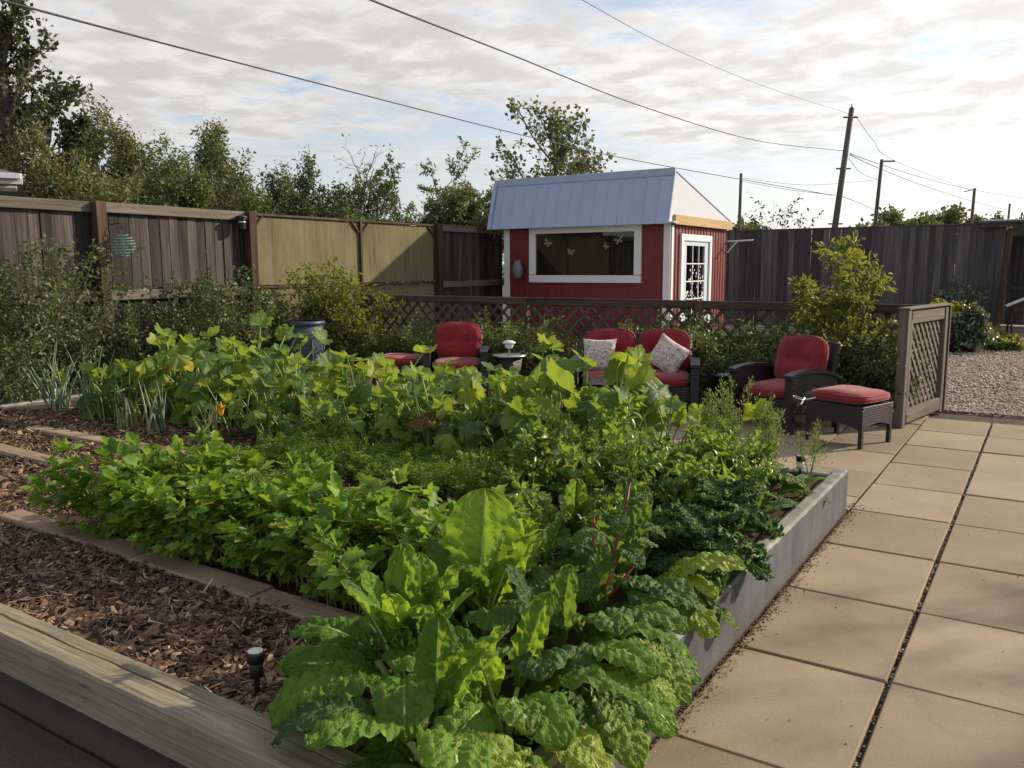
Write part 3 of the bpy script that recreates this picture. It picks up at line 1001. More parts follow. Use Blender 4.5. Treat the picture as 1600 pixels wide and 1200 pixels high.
def boards(parent, a0, a1, z0, z1, axis, depth, mes, step=0.143, jit=0.012):
    a = a0
    while a < a1:
        k = rf.randrange(3)
        w = step + rf.uniform(-0.006, 0.006)
        z1j = z1 + rf.uniform(-jit, jit)
        L = z1j-z0
        d = depth + rf.uniform(-0.006, 0.006)
        loc = (d, a+w/2-5, (z0+z1j)/2) if axis == 'y' else (a+w/2, d, (z0+z1j)/2)
        link('board', mes[k], parent, loc, (rf.uniform(-.004, .004), rf.uniform(-.003, .003), rf.uniform(-.02, .02)), (1, 1, L/2.2))
        a += w
    return


POSTS = [-1.9, 0.42, 2.75, 5.08, 9.53, 11.85]
boards(fence, -1.9, 5.02, 0.05, FH-0.09, 'y', -0.07, board_me)
boards(fence, 9.6, 11.85, 0.05, FH-0.07, 'y', -0.07, board_me)
for y in POSTS[:-1]:
    box_obj('post', (0.035 if y != 5.08 else 0.02, y-5, FH/2+0.005), (0.14, 0.14, FH+0.03), M['post'], fence, 0.008, (0, 0, 0.01))
for (a, b) in [(-1.83, 0.35), (0.49, 2.68), (2.82, 5.01), (9.60, 11.85)]:
    dz = rf.uniform(-0.012, 0.012)
    for z, h in ((FH-0.045+dz*0.3, 0.13), (1.22+dz, 0.125)):
        link('rail', MB().box((0, 0, 0), (0.045, b-a, h), 0.006).mesh('rail', M['rail']), fence, (-0.018, (a+b)/2-5, z), (rf.uniform(-.004, .004), 0, 0))
# plywood bays with thin brown frame and corner braces
for (a, b) in [(5.15, 7.41), (7.45, 9.46)]:
    box_obj('plywood_panel', (-0.03, (a+b)/2-5, 1.80), (0.014, b-a, 1.02), M['ply'], fence, 0.002)
    box_obj('plywood_panel', (-0.036, (a+b)/2-5, 0.66), (0.014, b-a, 1.16), M['ply'], fence, 0.002)
    box_obj('frame_rail', (-0.010, (a+b)/2-5, 2.335), (0.05, b-a+0.04, 0.035), M['post'], fence)
    box_obj('frame_rail', (-0.010, (a+b)/2-5, 1.262), (0.035, b-a+0.02, 0.035), M['post'], fence)
    for (y, s) in ((a+0.01, 1), (b-0.01, -1)):
        link('corner_brace', MB().bar((0, 0, -0.17), (0, s*0.17, 0.0), 0.03, 0.03).mesh('corner_brace', M['post']), fence, (-0.004, y-5+0.005*s, 2.31))
box_obj('frame_stud', (0.0, 7.43-5, 1.2), (0.045, 0.05, 2.3), M['post'], fence)

# hanging spinner on the fence post, black solar lamp on the next one
sp = thing('wind_spinner', 'round teal wire spinner hanging from the brown fence post', 'ornament', (FX+0.22, 2.93, 1.83))
mb = MB()
mb.tube([(-0.14, -0.06, 0.26), (-0.05, -0.03, 0.275), (0.0, 0.0, 0.265), (0.0, 0, 0.24), (0, 0, 0.2)], 0.006, 6)
mb.tube([(0, -0.03, 0.13), (0, -0.035, 0.2), (0, 0, 0.225), (0, 0.035, 0.2), (0, 0.03, 0.13)], 0.005, 6)
mb.build('hanger', M['black'], sp)
for k in range(8):
    z = -0.125 + k*0.0357
    r = math.sqrt(max(0.0006, 0.14**2 - z*z))
    ring = [(r*math.cos(a), r*math.sin(a), z + 0.01*math.sin(a)) for a in np.linspace(0, 2*PI, 25)]
    link('ring', MB().tube(ring, 0.0075, 6, False).mesh('ring', M['teal']), sp)
link('spine', MB().tube([(0, 0, -0.13), (0, 0, 0.13)], 0.006, 6).mesh('spine', M['teal']), sp)
lamp = thing('fence_lamp', 'small black solar lamp fixed at the top of the fence beside the plywood', 'lamp', (FX+0.09, 4.87, 2.10))
mb = MB().lathe([(0.0, 0.0), (0.055, 0.0), (0.06, 0.02), (0.062, 0.13), (0.07, 0.14), (0.07, 0.155), (0.0, 0.16)], n=16)
mb.build('housing', M['blackplastic'], lamp, True)
mb = MB().lathe([(0.071, 0.0), (0.086, 0.012), (0.082, 0.03), (0.03, 0.05), (0.0, 0.052)], (0, 0, 0.155), 16)
mb.build('cap', M['blackplastic'], lamp, True)
MB().lathe([(0.0635, 0.095), (0.0645, 0.1), (0.0645, 0.108), (0.0635, 0.113)], n=16).build('band', M['steel'], lamp, True)

# ================================================================ RIGHT FENCE (runs along X at y = 18.9)
rfence = thing('dark_fence', 'dark board fence across the back behind the gravel', 'fence', (0, 18.9, 0))
boardd_me = [MB().box((0, 0, 0), (w, 0.02, 2.2), 0.003).mesh('board', M['board_dark']) for w in (0.138, 0.143, 0.147)]
boards(rfence, -9.4, -0.10, -0.03, 2.46, 'x', 0.0, boardd_me, 0.143, 0.005)
for z in (0.45, 1.25, 2.1):
    box_obj('rail', (-4.75, 0.045, z), (9.3, 0.04, 0.09), M['board_dark'], rfence)
box_obj('cap_rail', (-4.75, 0.03, 2.475), (9.3, 0.10, 0.035), M['board_dark'], rfence)

# ---- open lean-to beside it
lean = thing('lean_to', 'dark open lean-to with brown post at the right edge of the back fence', 'shed', (0, 18.9, 0))
link('corner_post', MB().bar((-0.03, -0.05, 0.0), (0.10, -0.02, 2.36), 0.11, 0.11, 0.006, (0, 1, 0)).mesh('corner_post', M['post']), lean)
box_obj('beam', (1.9, 0.0, 2.26), (3.6, 0.10, 0.16), M['board_dark'], lean)
box_obj('fascia', (1.7, -0.10, 2.46), (4.4, 0.05, 0.14), M['board_dark'], lean)
link('roof', MB().box((0, 0, 0), (4.5, 3.4, 0.05), 0.005).mesh('roof', M['shingle']), lean, (1.7, 1.5, 2.60), (R(3), 0, 0))
for k in range(27):
    link('back_board', boardd_me[k % 3], lean, (-0.1+k*0.143, 3.0+rf.uniform(-.006, .006), 1.2), (0, 0, 0), (1, 1, 2.4/2.2))
for k in range(20):
    o = link('end_board', board_me[k % 3], lean, (3.75, 0.1+k*0.143, 1.2), (0, 0, 0), (1, 1, 2.4/2.2))
    o.data = board_me[k % 3]
box_obj('back_rail', (1.7, 2.95, 0.95), (3.7, 0.05, 0.10), M['board_dark'], lean)
# things inside
bench = thing('saw_bench', 'low wooden saw bench standing in the dark lean-to', 'bench', (0.30, 19.25, -0.03), 0.3)
link('top', MB().box((0, 0, 0), (0.9, 0.14, 0.05), 0.005).mesh('top', M['post']), bench, (0.25, 0, 0.55))
for x in (-0.1, 0.6):
    for s in (-1, 1):
        link('leg', MB().bar((x, s*0.2, 0), (x, s*0.03, 0.53), 0.07, 0.035, 0.003, (1, 0, 0)).mesh('leg', M['post']), bench)
o = link('white_plank', MB().box((0, 0, 0), (0.42, 0.10, 0.04), 0.003).mesh('white_plank', M['white']), None, (0.30, 19.02, 0.70), (0.15, -0.45, 0.2))
tag(o, 'short white plank leaning up over the saw bench', 'plank')
o = MB().tube([(-0.05, 0, 0), (0.9, 0.25, -0.06), (1.8, 0.45, -0.1)], [0.07, 0.075, 0.085], 10).build('log', M['bark'], None, True, (0.35, 18.95, 0.52))
tag(o, 'grey log lying across the saw bench under the lean-to', 'log')

# ================================================================ LATTICE FENCE + LATTICE PANEL
LY = 6.62
lat = thing('lattice_fence', 'low brown lattice fence between the patio hedge and the red shed', 'fence', (0, LY, 0))


def lattice(parent, u0, u1, z0, z1, mat, step, w, th, orient):
    """Diagonal slats in the rectangle [u0,u1] x [z0,z1]; orient(u, z, d) -> local point; two layers."""
    for lay, sgn in ((0, 1), (1, -1)):
        lo = (u0 - z1) if sgn > 0 else (u0 + z0)
        hi = (u1 - z0) if sgn > 0 else (u1 + z1)
        c = lo + step*0.4
        while c < hi:
            pts = []
            # line u = c + sgn*z
            za, zb = z0, z1
            ua, ub = c + sgn*za, c + sgn*zb
            if sgn > 0:
                if ua < u0:
                    za = u0 - c
                if ub > u1:
                    zb = u1 - c
            else:
                if ua > u1:
                    za = c - u1
                if ub < u0:
                    zb = c - u0
            if zb - za > 0.04:
                p, q = orient(c+sgn*za, za, lay), orient(c+sgn*zb, zb, lay)
                pv, qv = Vector(p), Vector(q)
                d = qv-pv
                nrm = Vector(orient(0, 0, 1)) - Vector(orient(0, 0, 0))
                nrm.normalize()
                xa = d.normalized()
                ya = nrm.cross(xa)
                mtx = Matrix((xa, ya, nrm)).transposed()
                o = link('slat', slat_mesh(d.length, w, th, mat), parent, (pv+qv)/2, mtx.to_euler())
            c += step
    return


_slat = {}


def slat_mesh(L, w, th, mat):
    key = (round(L, 2), w, mat.name)
    if key not in _slat:
        _slat[key] = MB().box((0, 0, 0), (round(L, 2)+0.01, w, th), 0.002).mesh('slat', mat)
    return _slat[key]


for (a, b) in [(-8.9, -8.2), (-8.08, -5.24), (-5.12, -2.70), (-2.58, 0.0)]:
    lattice(lat, a, b, 0.42, 1.03, M['lattice'], 0.185, 0.045, 0.007, lambda u, z, d: (u, -0.004+d*0.0085, z))
    box_obj('top_rail', ((a+b)/2, 0, 1.075), (b-a+0.10, 0.055, 0.10), M['lattice_rail'], lat, 0.005)
    box_obj('bottom_rail', ((a+b)/2, 0, 0.37), (b-a, 0.045, 0.09), M['lattice_rail'], lat)
for x in (-8.14, -5.18, -2.64, 0.06):
    box_obj('post', (x, 0.005, 0.56), (0.10, 0.10, 1.13), M['post'], lat, 0.006)

gang = math.atan2(6.62-5.37, 0.06+0.16)
gl = math.hypot(1.25, 0.22)
gate = thing('lattice_screen', 'grey framed lattice panel standing at the right end of the patio', 'fence panel', (-0.165, 5.36, 0), gang)
lattice(gate, 0.09, gl-0.14, 0.16, 0.98, M['gatewood'], 0.128, 0.040, 0.008, lambda u, z, d: (u, 0.004-d*0.0095, z))
box_obj('post', (0.03, 0, 0.565), (0.09, 0.09, 1.13), M['gatepost'], gate, 0.006)
box_obj('stile', (0.10, -0.02, 0.57), (0.05, 0.05, 0.9), M['gatepost'], gate)
box_obj('post', (gl-0.07, 0, 0.555), (0.10, 0.09, 1.11), M['gatepost'], gate, 0.006)
box_obj('top_rail', (gl/2, -0.004, 1.05), (gl-0.26, 0.06, 0.12), M['gatewood'], gate)
box_obj('cap', (gl/2, 0, 1.137), (gl+0.04, 0.11, 0.022), M['gatewood'], gate)
box_obj('bottom_rail', (gl/2, -0.012, 0.095), (gl-0.22, 0.06, 0.13), M['gatewood'], gate)

# ================================================================ RED SHED
SX0, SX1, SYF, SYB, SE = -8.43, -4.86, 11.05, 14.12, 2.36
shed = thing('garden_shed', 'small red garden shed with blue metal roof and white trim behind the lattice', 'shed', (SX0, SYF, 0))
W_ = SX1-SX0
D_ = SYB-SYF


def ribbed(name, u0, u1, z0, z1, place, nrm, mat, pitch=0.10, rib=0.012, parent=shed):
    """Metal siding with raised vertical ribs: one sheet folded over its ribs."""
    us = [u0]
    u = u0 + pitch*0.5
    prof = [(u0, 0)]
    while u + 0.03 < u1:
        prof += [(u-0.012, 0), (u-0.006, rib), (u+0.006, rib), (u+0.012, 0)]
        u += pitch
    prof.append((u1, 0))
    V, F = [], []
    for (uu, d) in prof:
        V += [place(uu, d, z0), place(uu, d, z1)]
    for i in range(len(prof)-1):
        F.append((2*i, 2*i+2, 2*i+3, 2*i+1))
    # thickness: back skin
    k = len(V)
    V += [place(u0, -0.03, z0), place(u1, -0.03, z0), place(u1, -0.03, z1), place(u0, -0.03, z1)]
    F += [(k+3, k+2, k+1, k), (0, 1, k+3, k), (2*len(prof)-2, k+1, k+2, 2*len(prof)-1)]
    return MB().add(V, F).build(name, mat, parent)


wx0, wx1, wz0, wz1 = 0.60, 3.02, 1.24, 2.36           # outer edge of window trim
fr = lambda u, d, z: (u, -d, z)
ribbed('front_wall', 0.0, wx0+0.12, 0, SE, fr, 1, M['redmetal'], 0.15, 0.006)
ribbed('front_wall', wx1-0.12, W_, 0, SE, fr, 1, M['redmetal'], 0.15, 0.006)
ribbed('front_wall', wx0+0.12, wx1-0.12, 0, wz0+0.12, fr, 1, M['redmetal'], 0.15, 0.006)
ribbed('front_wall', wx0+0.12, wx1-0.12, 2.22, SE, fr, 1, M['redmetal'], 0.15, 0.006)
dy0, dy1, dz1 = 0.42, 2.05, 2.10                       # door opening on the right wall
rt = lambda u, d, z: (W_+d, u, z)
ribbed('side_wall', 0.0, dy0+0.06, 0, SE+0.02, rt, 1, M['redmetal'], 0.16, 0.014)
ribbed('side_wall', dy1-0.06, D_, 0, SE+0.02, rt, 1, M['redmetal'], 0.16, 0.014)
ribbed('side_wall', dy0+0.06, dy1-0.06, dz1-0.05, SE+0.02, rt, 1, M['redmetal'], 0.16, 0.014)
ribbed('far_wall', 0.0, D_, 0, SE, lambda u, d, z: (-d, u, z), 1, M['redmetal'], 0.16, 0.014)
ribbed('back_wall', 0.0, W_, 0, SE, lambda u, d, z: (u, D_+d, z), 1, M['redmetal'], 0.16, 0.014)
box_obj('added_dark_wall', (W_/2, 0.75, 1.2), (W_-0.10, 0.03, 2.3), M['interior'], shed)  # added near-black lining, keeps the sunlit inside from showing through the window
box_obj('added_dark_ceiling', (W_/2, 0.37, 2.37), (W_-0.10, 0.72, 0.02), M['interior'], shed)
box_obj('added_dark_side', (0.06, 0.37, 1.2), (0.02, 0.70, 2.3), M['interior'], shed)
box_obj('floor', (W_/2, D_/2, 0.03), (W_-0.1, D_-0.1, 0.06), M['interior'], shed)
for (x, s) in ((0.055, 0.13), (W_-0.055, 0.13)):
    box_obj('corner_trim', (x, -0.018, SE/2), (s, 0.025, SE-0.03), M['white'], shed)
box_obj('corner_trim', (W_+0.018, 0.05, SE/2-0.03), (0.025, 0.09, SE-0.1), M['white'], shed)
# window: trim boards, glass, stickers, sill things
win = box_obj('window_frame', ((wx0+wx1)/2, -0.03, wz0+0.07), (wx1-wx0, 0.05, 0.14), M['white'], shed)
for nm, c, s in (('trim', (0, 0, 0.945), (wx1-wx0, 0.05, 0.13)), ('trim', (-(wx1-wx0)/2+0.07, 0, 0.48), (0.14, 0.05, 0.80)), ('trim', ((wx1-wx0)/2-0.07, 0, 0.48), (0.14, 0.05, 0.80))):
    box_obj(nm, (c[0], 0.0015*(c[0] != 0), c[2]), s, M['white'], win)
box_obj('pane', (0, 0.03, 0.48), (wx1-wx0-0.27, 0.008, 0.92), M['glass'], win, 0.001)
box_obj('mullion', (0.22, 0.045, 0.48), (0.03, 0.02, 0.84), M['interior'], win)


def butterfly(parent, c, s, rot):
    pts = [(0, 0), (0.12, 0.22), (0.42, 0.34), (0.46, 0.12), (0.20, -0.02), (0.34, -0.18), (0.22, -0.34), (0.05, -0.16)]
    poly = [(x*s, 0, z*s) for x, z in pts] + [(-x*s, 0, z*s) for x, z in pts[::-1][:-1]]
    MB().prism(poly, (0, 0, 0), (0, 0.004, 0)).build('butterfly_sticker', M['butterfly'], parent, False, c, (0, rot, 0))


butterfly(win, (-0.82, 0.05, 0.70), 0.20, 0.5)
butterfly(win, (-0.30, 0.05, 0.52), 0.19, 0.2)
butterfly(win, (0.72, 0.06, 0.72), 0.20, -0.35)
butterfly(win, (0.45, 0.06, 0.62), 0.14, 0.8)
# roof: steep metal front, then sloping down to the back
eY, eZ, tY, tZ = -0.22, 2.30, 0.04, 3.22
nrf = 15
rx0, rx1 = -0.26, W_+0.06
pw = (rx1-rx0)/nrf
dv = Vector((0, tY-eY, tZ-eZ))
nv = Vector((0, -(tZ-eZ), tY-eY)).normalized()
pv = []
for (u, d) in [(0, 0), (pw-0.03, 0), (pw-0.022, 0.016), (pw-0.008, 0.016), (pw, 0.0)]:
    for t in (0, 1):
        p = Vector((u, 0, 0)) + dv*t + nv*d
        pv.append(tuple(p))
for (u, d) in [(0, -0.02), (pw, -0.02)]:
    for t in (0, 1):
        pv.append(tuple(Vector((u, 0, 0)) + dv*t + nv*d))
pf = [(0, 2, 3, 1), (2, 4, 5, 3), (4, 6, 7, 5), (6, 8, 9, 7), (12, 10, 11, 13), (0, 10, 12, 8, 6, 4, 2), (1, 3, 5, 7, 9, 13, 11), (0, 1, 11, 10), (8, 12, 13, 9)]
rp = MB().add(pv, pf).mesh('roof_panel', M['bluemetal'])
roof = box_obj('roof', ((rx0+rx1)/2, tY-0.005, tZ+0.0), (rx1-rx0, 0.06, 0.14), M['bluemetal'], shed, 0.01)
for k in range(nrf):
    link('roof_panel', rp, roof, (rx0+k*pw-(rx0+rx1)/2, eY-tY+0.005, eZ-tZ))
box_obj('edge_trim', (rx0-(rx0+rx1)/2+0.03, (eY-tY)/2-0.03, (eZ-tZ)/2), (0.08, 0.03, 0.97), M['bluemetal'], roof, 0.004, (-math.atan2(tY-eY, tZ-eZ), 0, 0))
# back slope
b0, b1 = Vector((0, tY+0.03, tZ+0.03)), Vector((0, D_+0.12, SE+0.12))
bd = b1-b0
link('back_slope', MB().box((0, 0, 0), (rx1-rx0-0.02, bd.length, 0.04), 0.006).mesh('back_slope', M['bluemetal']), shed, ((rx0+rx1)/2, (b0.y+b1.y)/2, (b0.z+b1.z)/2), (math.atan2(bd.z, bd.y), 0, 0))
box_obj('soffit', (W_/2, -0.10, 2.325), (rx1-rx0-0.04, 0.22, 0.02), M['white'], shed)
# white gables with a fresh timber beam under the right one
gpoly = [(0, eY+0.04, eZ+0.04), (0, D_+0.02, SE+0.04), (0, D_+0.02, SE+0.10), (0, tY+0.05, tZ-0.02), (0, tY-0.01, tZ-0.02)]
MB().prism(gpoly, (0, 0, 0), (0.02, 0, 0)).build('gable', M['housewrap'], shed, False, (W_+0.030, 0, 0))
MB().prism(gpoly, (0, 0, 0), (0.02, 0, 0)).build('gable', M['housewrap'], shed, False, (-0.05, 0, 0))
box_obj('gable_beam', (W_+0.075, D_/2+0.02, SE+0.02), (0.05, D_+0.06, 0.17), M['newwood'], shed)
# door with glass and white film pattern
door = box_obj('door', (W_+0.005, (dy0+dy1)/2, 0.13), (0.04, dy1-dy0-0.30, 0.24), M['bluedoor'], shed)
dw = dy1-dy0-0.30
for c, s in (((0, 0, 1.87), (0.04, dw, 0.14)), ((0, -dw/2+0.09, 0.96), (0.038, 0.18, 1.72)), ((0, dw/2-0.09, 0.96), (0.038, 0.18, 1.72))):
    box_obj('door_rail', c, s, M['bluedoor'], door)
door.scale = (1, 1, 1)
box_obj('door_pane', (-0.005, 0, 0.96), (0.008, dw-0.36, 1.68), M['glass'], door, 0.001)
for k in range(1, 5):
    box_obj('muntin', (0.014, 0, 0.12+k*0.335), (0.012, dw-0.36, 0.022), M['white'], door)
for k in (-1, 1):
    box_obj('muntin', (0.0155, k*(dw-0.36)/6, 0.96), (0.012, 0.022, 1.68), M['white'], door)
for c, s in (((W_+0.03, (dy0+dy1)/2, dz1-0.02), (0.05, dy1-dy0, 0.12)), ((W_+0.031, dy0+0.06, 1.02), (0.05, 0.12, 2.02)), ((W_+0.031, dy1-0.06, 1.02), (0.05, 0.12, 2.02))):
    box_obj('door_trim', c, s, M['white'], shed)
box_obj('curtain', (-0.05, 0.06, 0.96), (0.02, 0.62, 1.62), M['curtain'], door)
rfm = random.Random(4)
for k in range(110):
    y, z = rfm.uniform(-0.42, 0.42)*dw, rfm.triangular(-0.7, 0.62, -0.1)
    s = rfm.uniform(0.018, 0.036)
    poly = [(0, s*math.cos(a)*(0.5+0.5*abs(math.cos(2.5*a))), s*math.sin(a)*(0.5+0.5*abs(math.cos(2.5*a)))) for a in np.linspace(0, 2*PI, 11)[:-1]]
    if abs(y) < dw/2-0.2:
        MB().prism(poly, (0, 0, 0), (0.002, 0, 0)).build('flower_sticker', M['sticker'], door, False, (0.004, y, z+0.9))
MB().tube([(0.02, 0, 0), (0.06, 0, 0), (0.065, 0.1, 0)], 0.012, 6).build('door_handle', M['steel'], door, True, (0.01, -dw/2+0.07, 0.8))

orn = thing('hanging_ornament', 'grey oval ornament hanging on the red wall left of the shed window', 'ornament', (SX0+0.38, SYF-0.13, 1.47))
mb = MB().lathe([(0.0, -0.17), (0.06, -0.15), (0.10, -0.06), (0.105, 0.04), (0.085, 0.13), (0.05, 0.18), (0.0, 0.2)], n=14)
mb.build('body', M['greypaint'], orn, True)
for s in (-1, 1):
    MB().lathe([(0.03, 0), (0.018, 0.035), (0.0, 0.06)], (s*0.045, 0, 0.165), 8).build('ear', M['greypaint'], orn, True)
MB().tube([(0, 0, 0.2), (0, 0.08, 0.32)], 0.004, 5).build('cord', M['black'], orn)
brk = thing('wall_bracket', 'white metal bracket sticking out of the shed corner before the dark fence', 'bracket', (SX1, SYB-0.02, 2.06))
link('arm', MB().bar((0, 0, 0.0), (0.55, 0.08, 0.02), 0.03, 0.03).mesh('arm', M['white']), brk)
link('brace', MB().bar((0.02, 0.0, -0.24), (0.22, 0.03, -0.01), 0.02, 0.02).mesh('brace', M['white']), brk)


# ================================================================ PATIO FURNITURE
def cushion(w, d, h, n=18, buttons=(), pw_=6.0, corner=5.0, sag=0.0):
    """Boxy soft cushion in the XY plane, thickness h along Z, dimpled at buttons."""
    V, F = [], []
    us = np.sin(np.linspace(-PI/2, PI/2, n+1))
    us = np.sign(us)*np.abs(us)**0.85
    for side in (1, -1):
        for v in us:
            for u in us:
                k = max(abs(u), abs(v)) + 1e-9
                l = (abs(u)**corner + abs(v)**corner)**(1/corner) + 1e-9
                x, y = u*k/l, v*k/l
                t = max(0.0, 1-k**pw_)**0.5
                z = 0.5*h*t
                z *= 1 - 0.10*(u*u + v*v)*0.5
                for (bx, by) in buttons:
                    r2 = ((u-bx)*w/2)**2 + ((v-by)*d/2)**2
                    z -= 0.24*h*math.exp(-r2/0.0022)*t + 0.07*h*math.exp(-((v-by)*d/2)**2/0.0008)*t*(1 if side > 0 else 0)
                z += sag*mnoise.noise((u*1.7, v*1.7, side*3+w*10))*t
                V.append((x*w/2, y*d/2, side*z))
    m = n+1
    for s in (0, 1):
        o = s*m*m
        for j in range(n):
            for i in range(n):
                q = (o+j*m+i, o+j*m+i+1, o+(j+1)*m+i+1, o+(j+1)*m+i)
                F.append(q if s == 0 else q[::-1])
    return MB().add(V, F)


def throw_pillow(s, h):
    n = 14
    V, F = [], []
    us = np.linspace(-1, 1, n+1)
    for side in (1, -1):
        for v in us:
            for u in us:
                pin = 1 - 0.10*(1-u*u) * abs(v)**3
                pin2 = 1 - 0.10*(1-v*v) * abs(u)**3
                t = max(0, (1-u**2)*(1-v**2))**0.42
                V.append((u*s/2*pin2, v*s/2*pin, side*h/2*t*(1+0.15*mnoise.noise((u*2, v*2, side)))))
    m = n+1
    for k in (0, 1):
        o = k*m*m
        for j in range(n):
            for i in range(n):
                q = (o+j*m+i, o+j*m+i+1, o+(j+1)*m+i+1, o+(j+1)*m+i)
                F.append(q if k == 0 else q[::-1])
    return MB().add(V, F)


def arm_parts(parent, x, side):
    """Wicker arm: wide front post, arched flat top, woven side, back leg."""
    w = 0.085
    # front post, flaring towards the floor
    prof = [(-0.365, 0.0), (-0.305, 0.0), (-0.285, 0.30), (-0.27, 0.545), (-0.355, 0.545), (-0.36, 0.3)]
    MB().prism([(x-w/2, y, z) for y, z in prof], (0, 0, 0), (w, 0, 0)).build('front_post', M['wicker'], parent)
    top = [(-0.375, 0.548), (-0.25, 0.578), (-0.08, 0.590), (0.10, 0.575), (0.25, 0.535), (0.345, 0.495)]
    pl = [(x-w/2-0.006, y, z) for y, z in top] + [(x-w/2-0.006, y, z-0.032) for y, z in top[::-1]]
    MB().prism(pl, (0, 0, 0), (w+0.012, 0, 0)).build('arm_top', M['wicker'], parent)
    sidep = [(-0.28, 0.17), (0.30, 0.20), (0.30, 0.485), (0.10, 0.545), (-0.08, 0.557), (-0.275, 0.545)]
    MB().prism([(x-0.02, y, z) for y, z in sidep], (0, 0, 0), (0.04, 0, 0)).build('arm_side', M['wicker'], parent)
    link('back_leg', MB().bar((x, 0.33, 0), (x, 0.27, 0.5), 0.05, 0.05, 0.004, (0, 1, 0)).mesh('back_leg', M['wicker']), parent)


BTN = ((-0.36, 0.0), (0.36, 0.0))


def piping(parent, w, d, h, corner):
    """Two welted seams round a cushion, following its outline."""
    for s_ in (-1, 1):
        pts = []
        for a in np.linspace(0, 2*PI, 65):
            u, v = math.cos(a), math.sin(a)
            l = (abs(u)**corner+abs(v)**corner)**(1/corner)
            pts.append((u/l*w/2*0.962, v/l*d/2*0.962, s_*h*0.20))
        MB().tube(pts, 0.0045, 5, False).build('piping', M['red'], parent, True)



def seat_unit(name, label, cat, loc, rz, width, seats, group):
    t = thing(name, label, cat, loc, rz, group)
    for s in (-1, 1):
        arm_parts(t, s*(width/2-0.045), s)
    iw = width-0.18
    box_obj('seat_base', (0, 0.0, 0.22), (iw+0.01, 0.58, 0.14), M['wicker'], t, 0.01)
    box_obj('front_apron', (0, -0.295, 0.235), (iw, 0.03, 0.16), M['wicker'], t, 0.006)
    link('back_frame', MB().box((0, 0, 0), (iw+0.02, 0.05, 0.58), 0.02).mesh('back_frame', M['wicker']), t, (0, 0.335, 0.535), (R(-14), 0, 0))
    cw = iw/seats
    for k in range(seats):
        x = -iw/2 + cw*(k+0.5)
        sc_ = link('seat_cushion', cushion(cw-0.008, 0.60, 0.135, 16, (), 5, 5, 0.01).mesh('seat_cushion', M['red'], True), t, (x, -0.035, 0.365), (R(3), 0, 0))
        piping(sc_, cw-0.008, 0.60, 0.135, 5)
        bc = link('back_cushion', cushion(cw-0.012, 0.50, 0.155, 22, BTN, 4.0, 3.6, 0.012).mesh('back_cushion', M['red'], True), t, (x, 0.215, 0.625), (R(90-14), 0, 0))
        piping(bc, cw-0.012, 0.50, 0.155, 3.6)
    return t


seat_unit('armchair', 'red cushioned dark wicker armchair beside the matching footstool on the right', 'armchair', (-1.13, 4.93, 0), -0.45, 0.78, 1, 'red cushioned wicker chairs')
seat_unit('armchair', 'red cushioned wicker armchair facing us behind the squash, left of the loveseat', 'armchair', (-5.12, 4.95, 0), 0.57, 0.78, 1, 'red cushioned wicker chairs')
seat_unit('loveseat', 'dark wicker loveseat with two red cushions and floral pillows by the hedge', 'loveseat', (-2.72, 4.95, 0), 0.36, 1.34, 2, None)


def local(cx, cy, th, x, y, z):
    return (cx+math.cos(th)*x-math.sin(th)*y, cy+math.sin(th)*x+math.cos(th)*y, z)


pm = throw_pillow(0.37, 0.14).mesh('throw_pillow', M['floral'], True)
o = link('throw_pillow', pm, None, local(-2.72, 4.95, 0.36, -0.40, 0.04, 0.59), (R(72), 0, 0.36))
tag(o, 'square floral pillow upright on the left half of the loveseat', 'pillow', 'floral throw pillows')
o = link('throw_pillow', pm, None, local(-2.72, 4.95, 0.36, 0.34, 0.0, 0.60), (R(68), R(32), 0.30))
tag(o, 'tilted floral pillow leaning by the right arm of the loveseat', 'pillow', 'floral throw pillows')


def ottoman(label, loc, rz):
    t = thing('footstool', label, 'footstool', loc, rz, 'red wicker footstools')
    w, d = 0.54, 0.50
    for x in (-w/2+0.02, w/2-0.02):
        for y in (-d/2+0.02, d/2-0.02):
            box_obj('leg', (x, y, 0.165), (0.035, 0.035, 0.33), M['wicker'], t, 0.003)
    for s in (-1, 1):
        for ax, ln in ((0, w), (1, d)):
            xs = np.linspace(-ln/2+0.02, ln/2-0.02, 13)
            low = [0.145 + 0.055*(1-(2*q/ln)**2) for q in xs]
            poly = [(q, l) for q, l in zip(xs, low)] + [(xs[-1], 0.345), (xs[0], 0.345)]
            if ax == 0:
                P = [(q, s*(d/2-0.012)-0.008, z) for q, z in poly]
                mb = MB().prism(P, (0, 0, 0), (0, 0.016, 0))
            else:
                P = [(s*(w/2-0.012)-0.008, q, z) for q, z in poly]
                mb = MB().prism(P, (0, 0, 0), (0.016, 0, 0))
            mb.build('apron', M['wicker'], t)
    box_obj('top_rim', (0, 0, 0.35), (w, d, 0.018), M['wicker'], t, 0.004)
    oc = link('cushion', cushion(w+0.01, d+0.01, 0.125, 18, (), 4.0, 6, 0.012).mesh('cushion', M['red'], True), t, (0, 0, 0.415))
    piping(oc, w+0.01, d+0.01, 0.125, 6)
    return t


ottoman('red cushioned wicker footstool in front of the right armchair', (-0.445, 4.48, 0), -0.34)
ottoman('red footstool half hidden by squash leaves, left of the far armchair', (-5.78, 4.62, 0), 0.4)

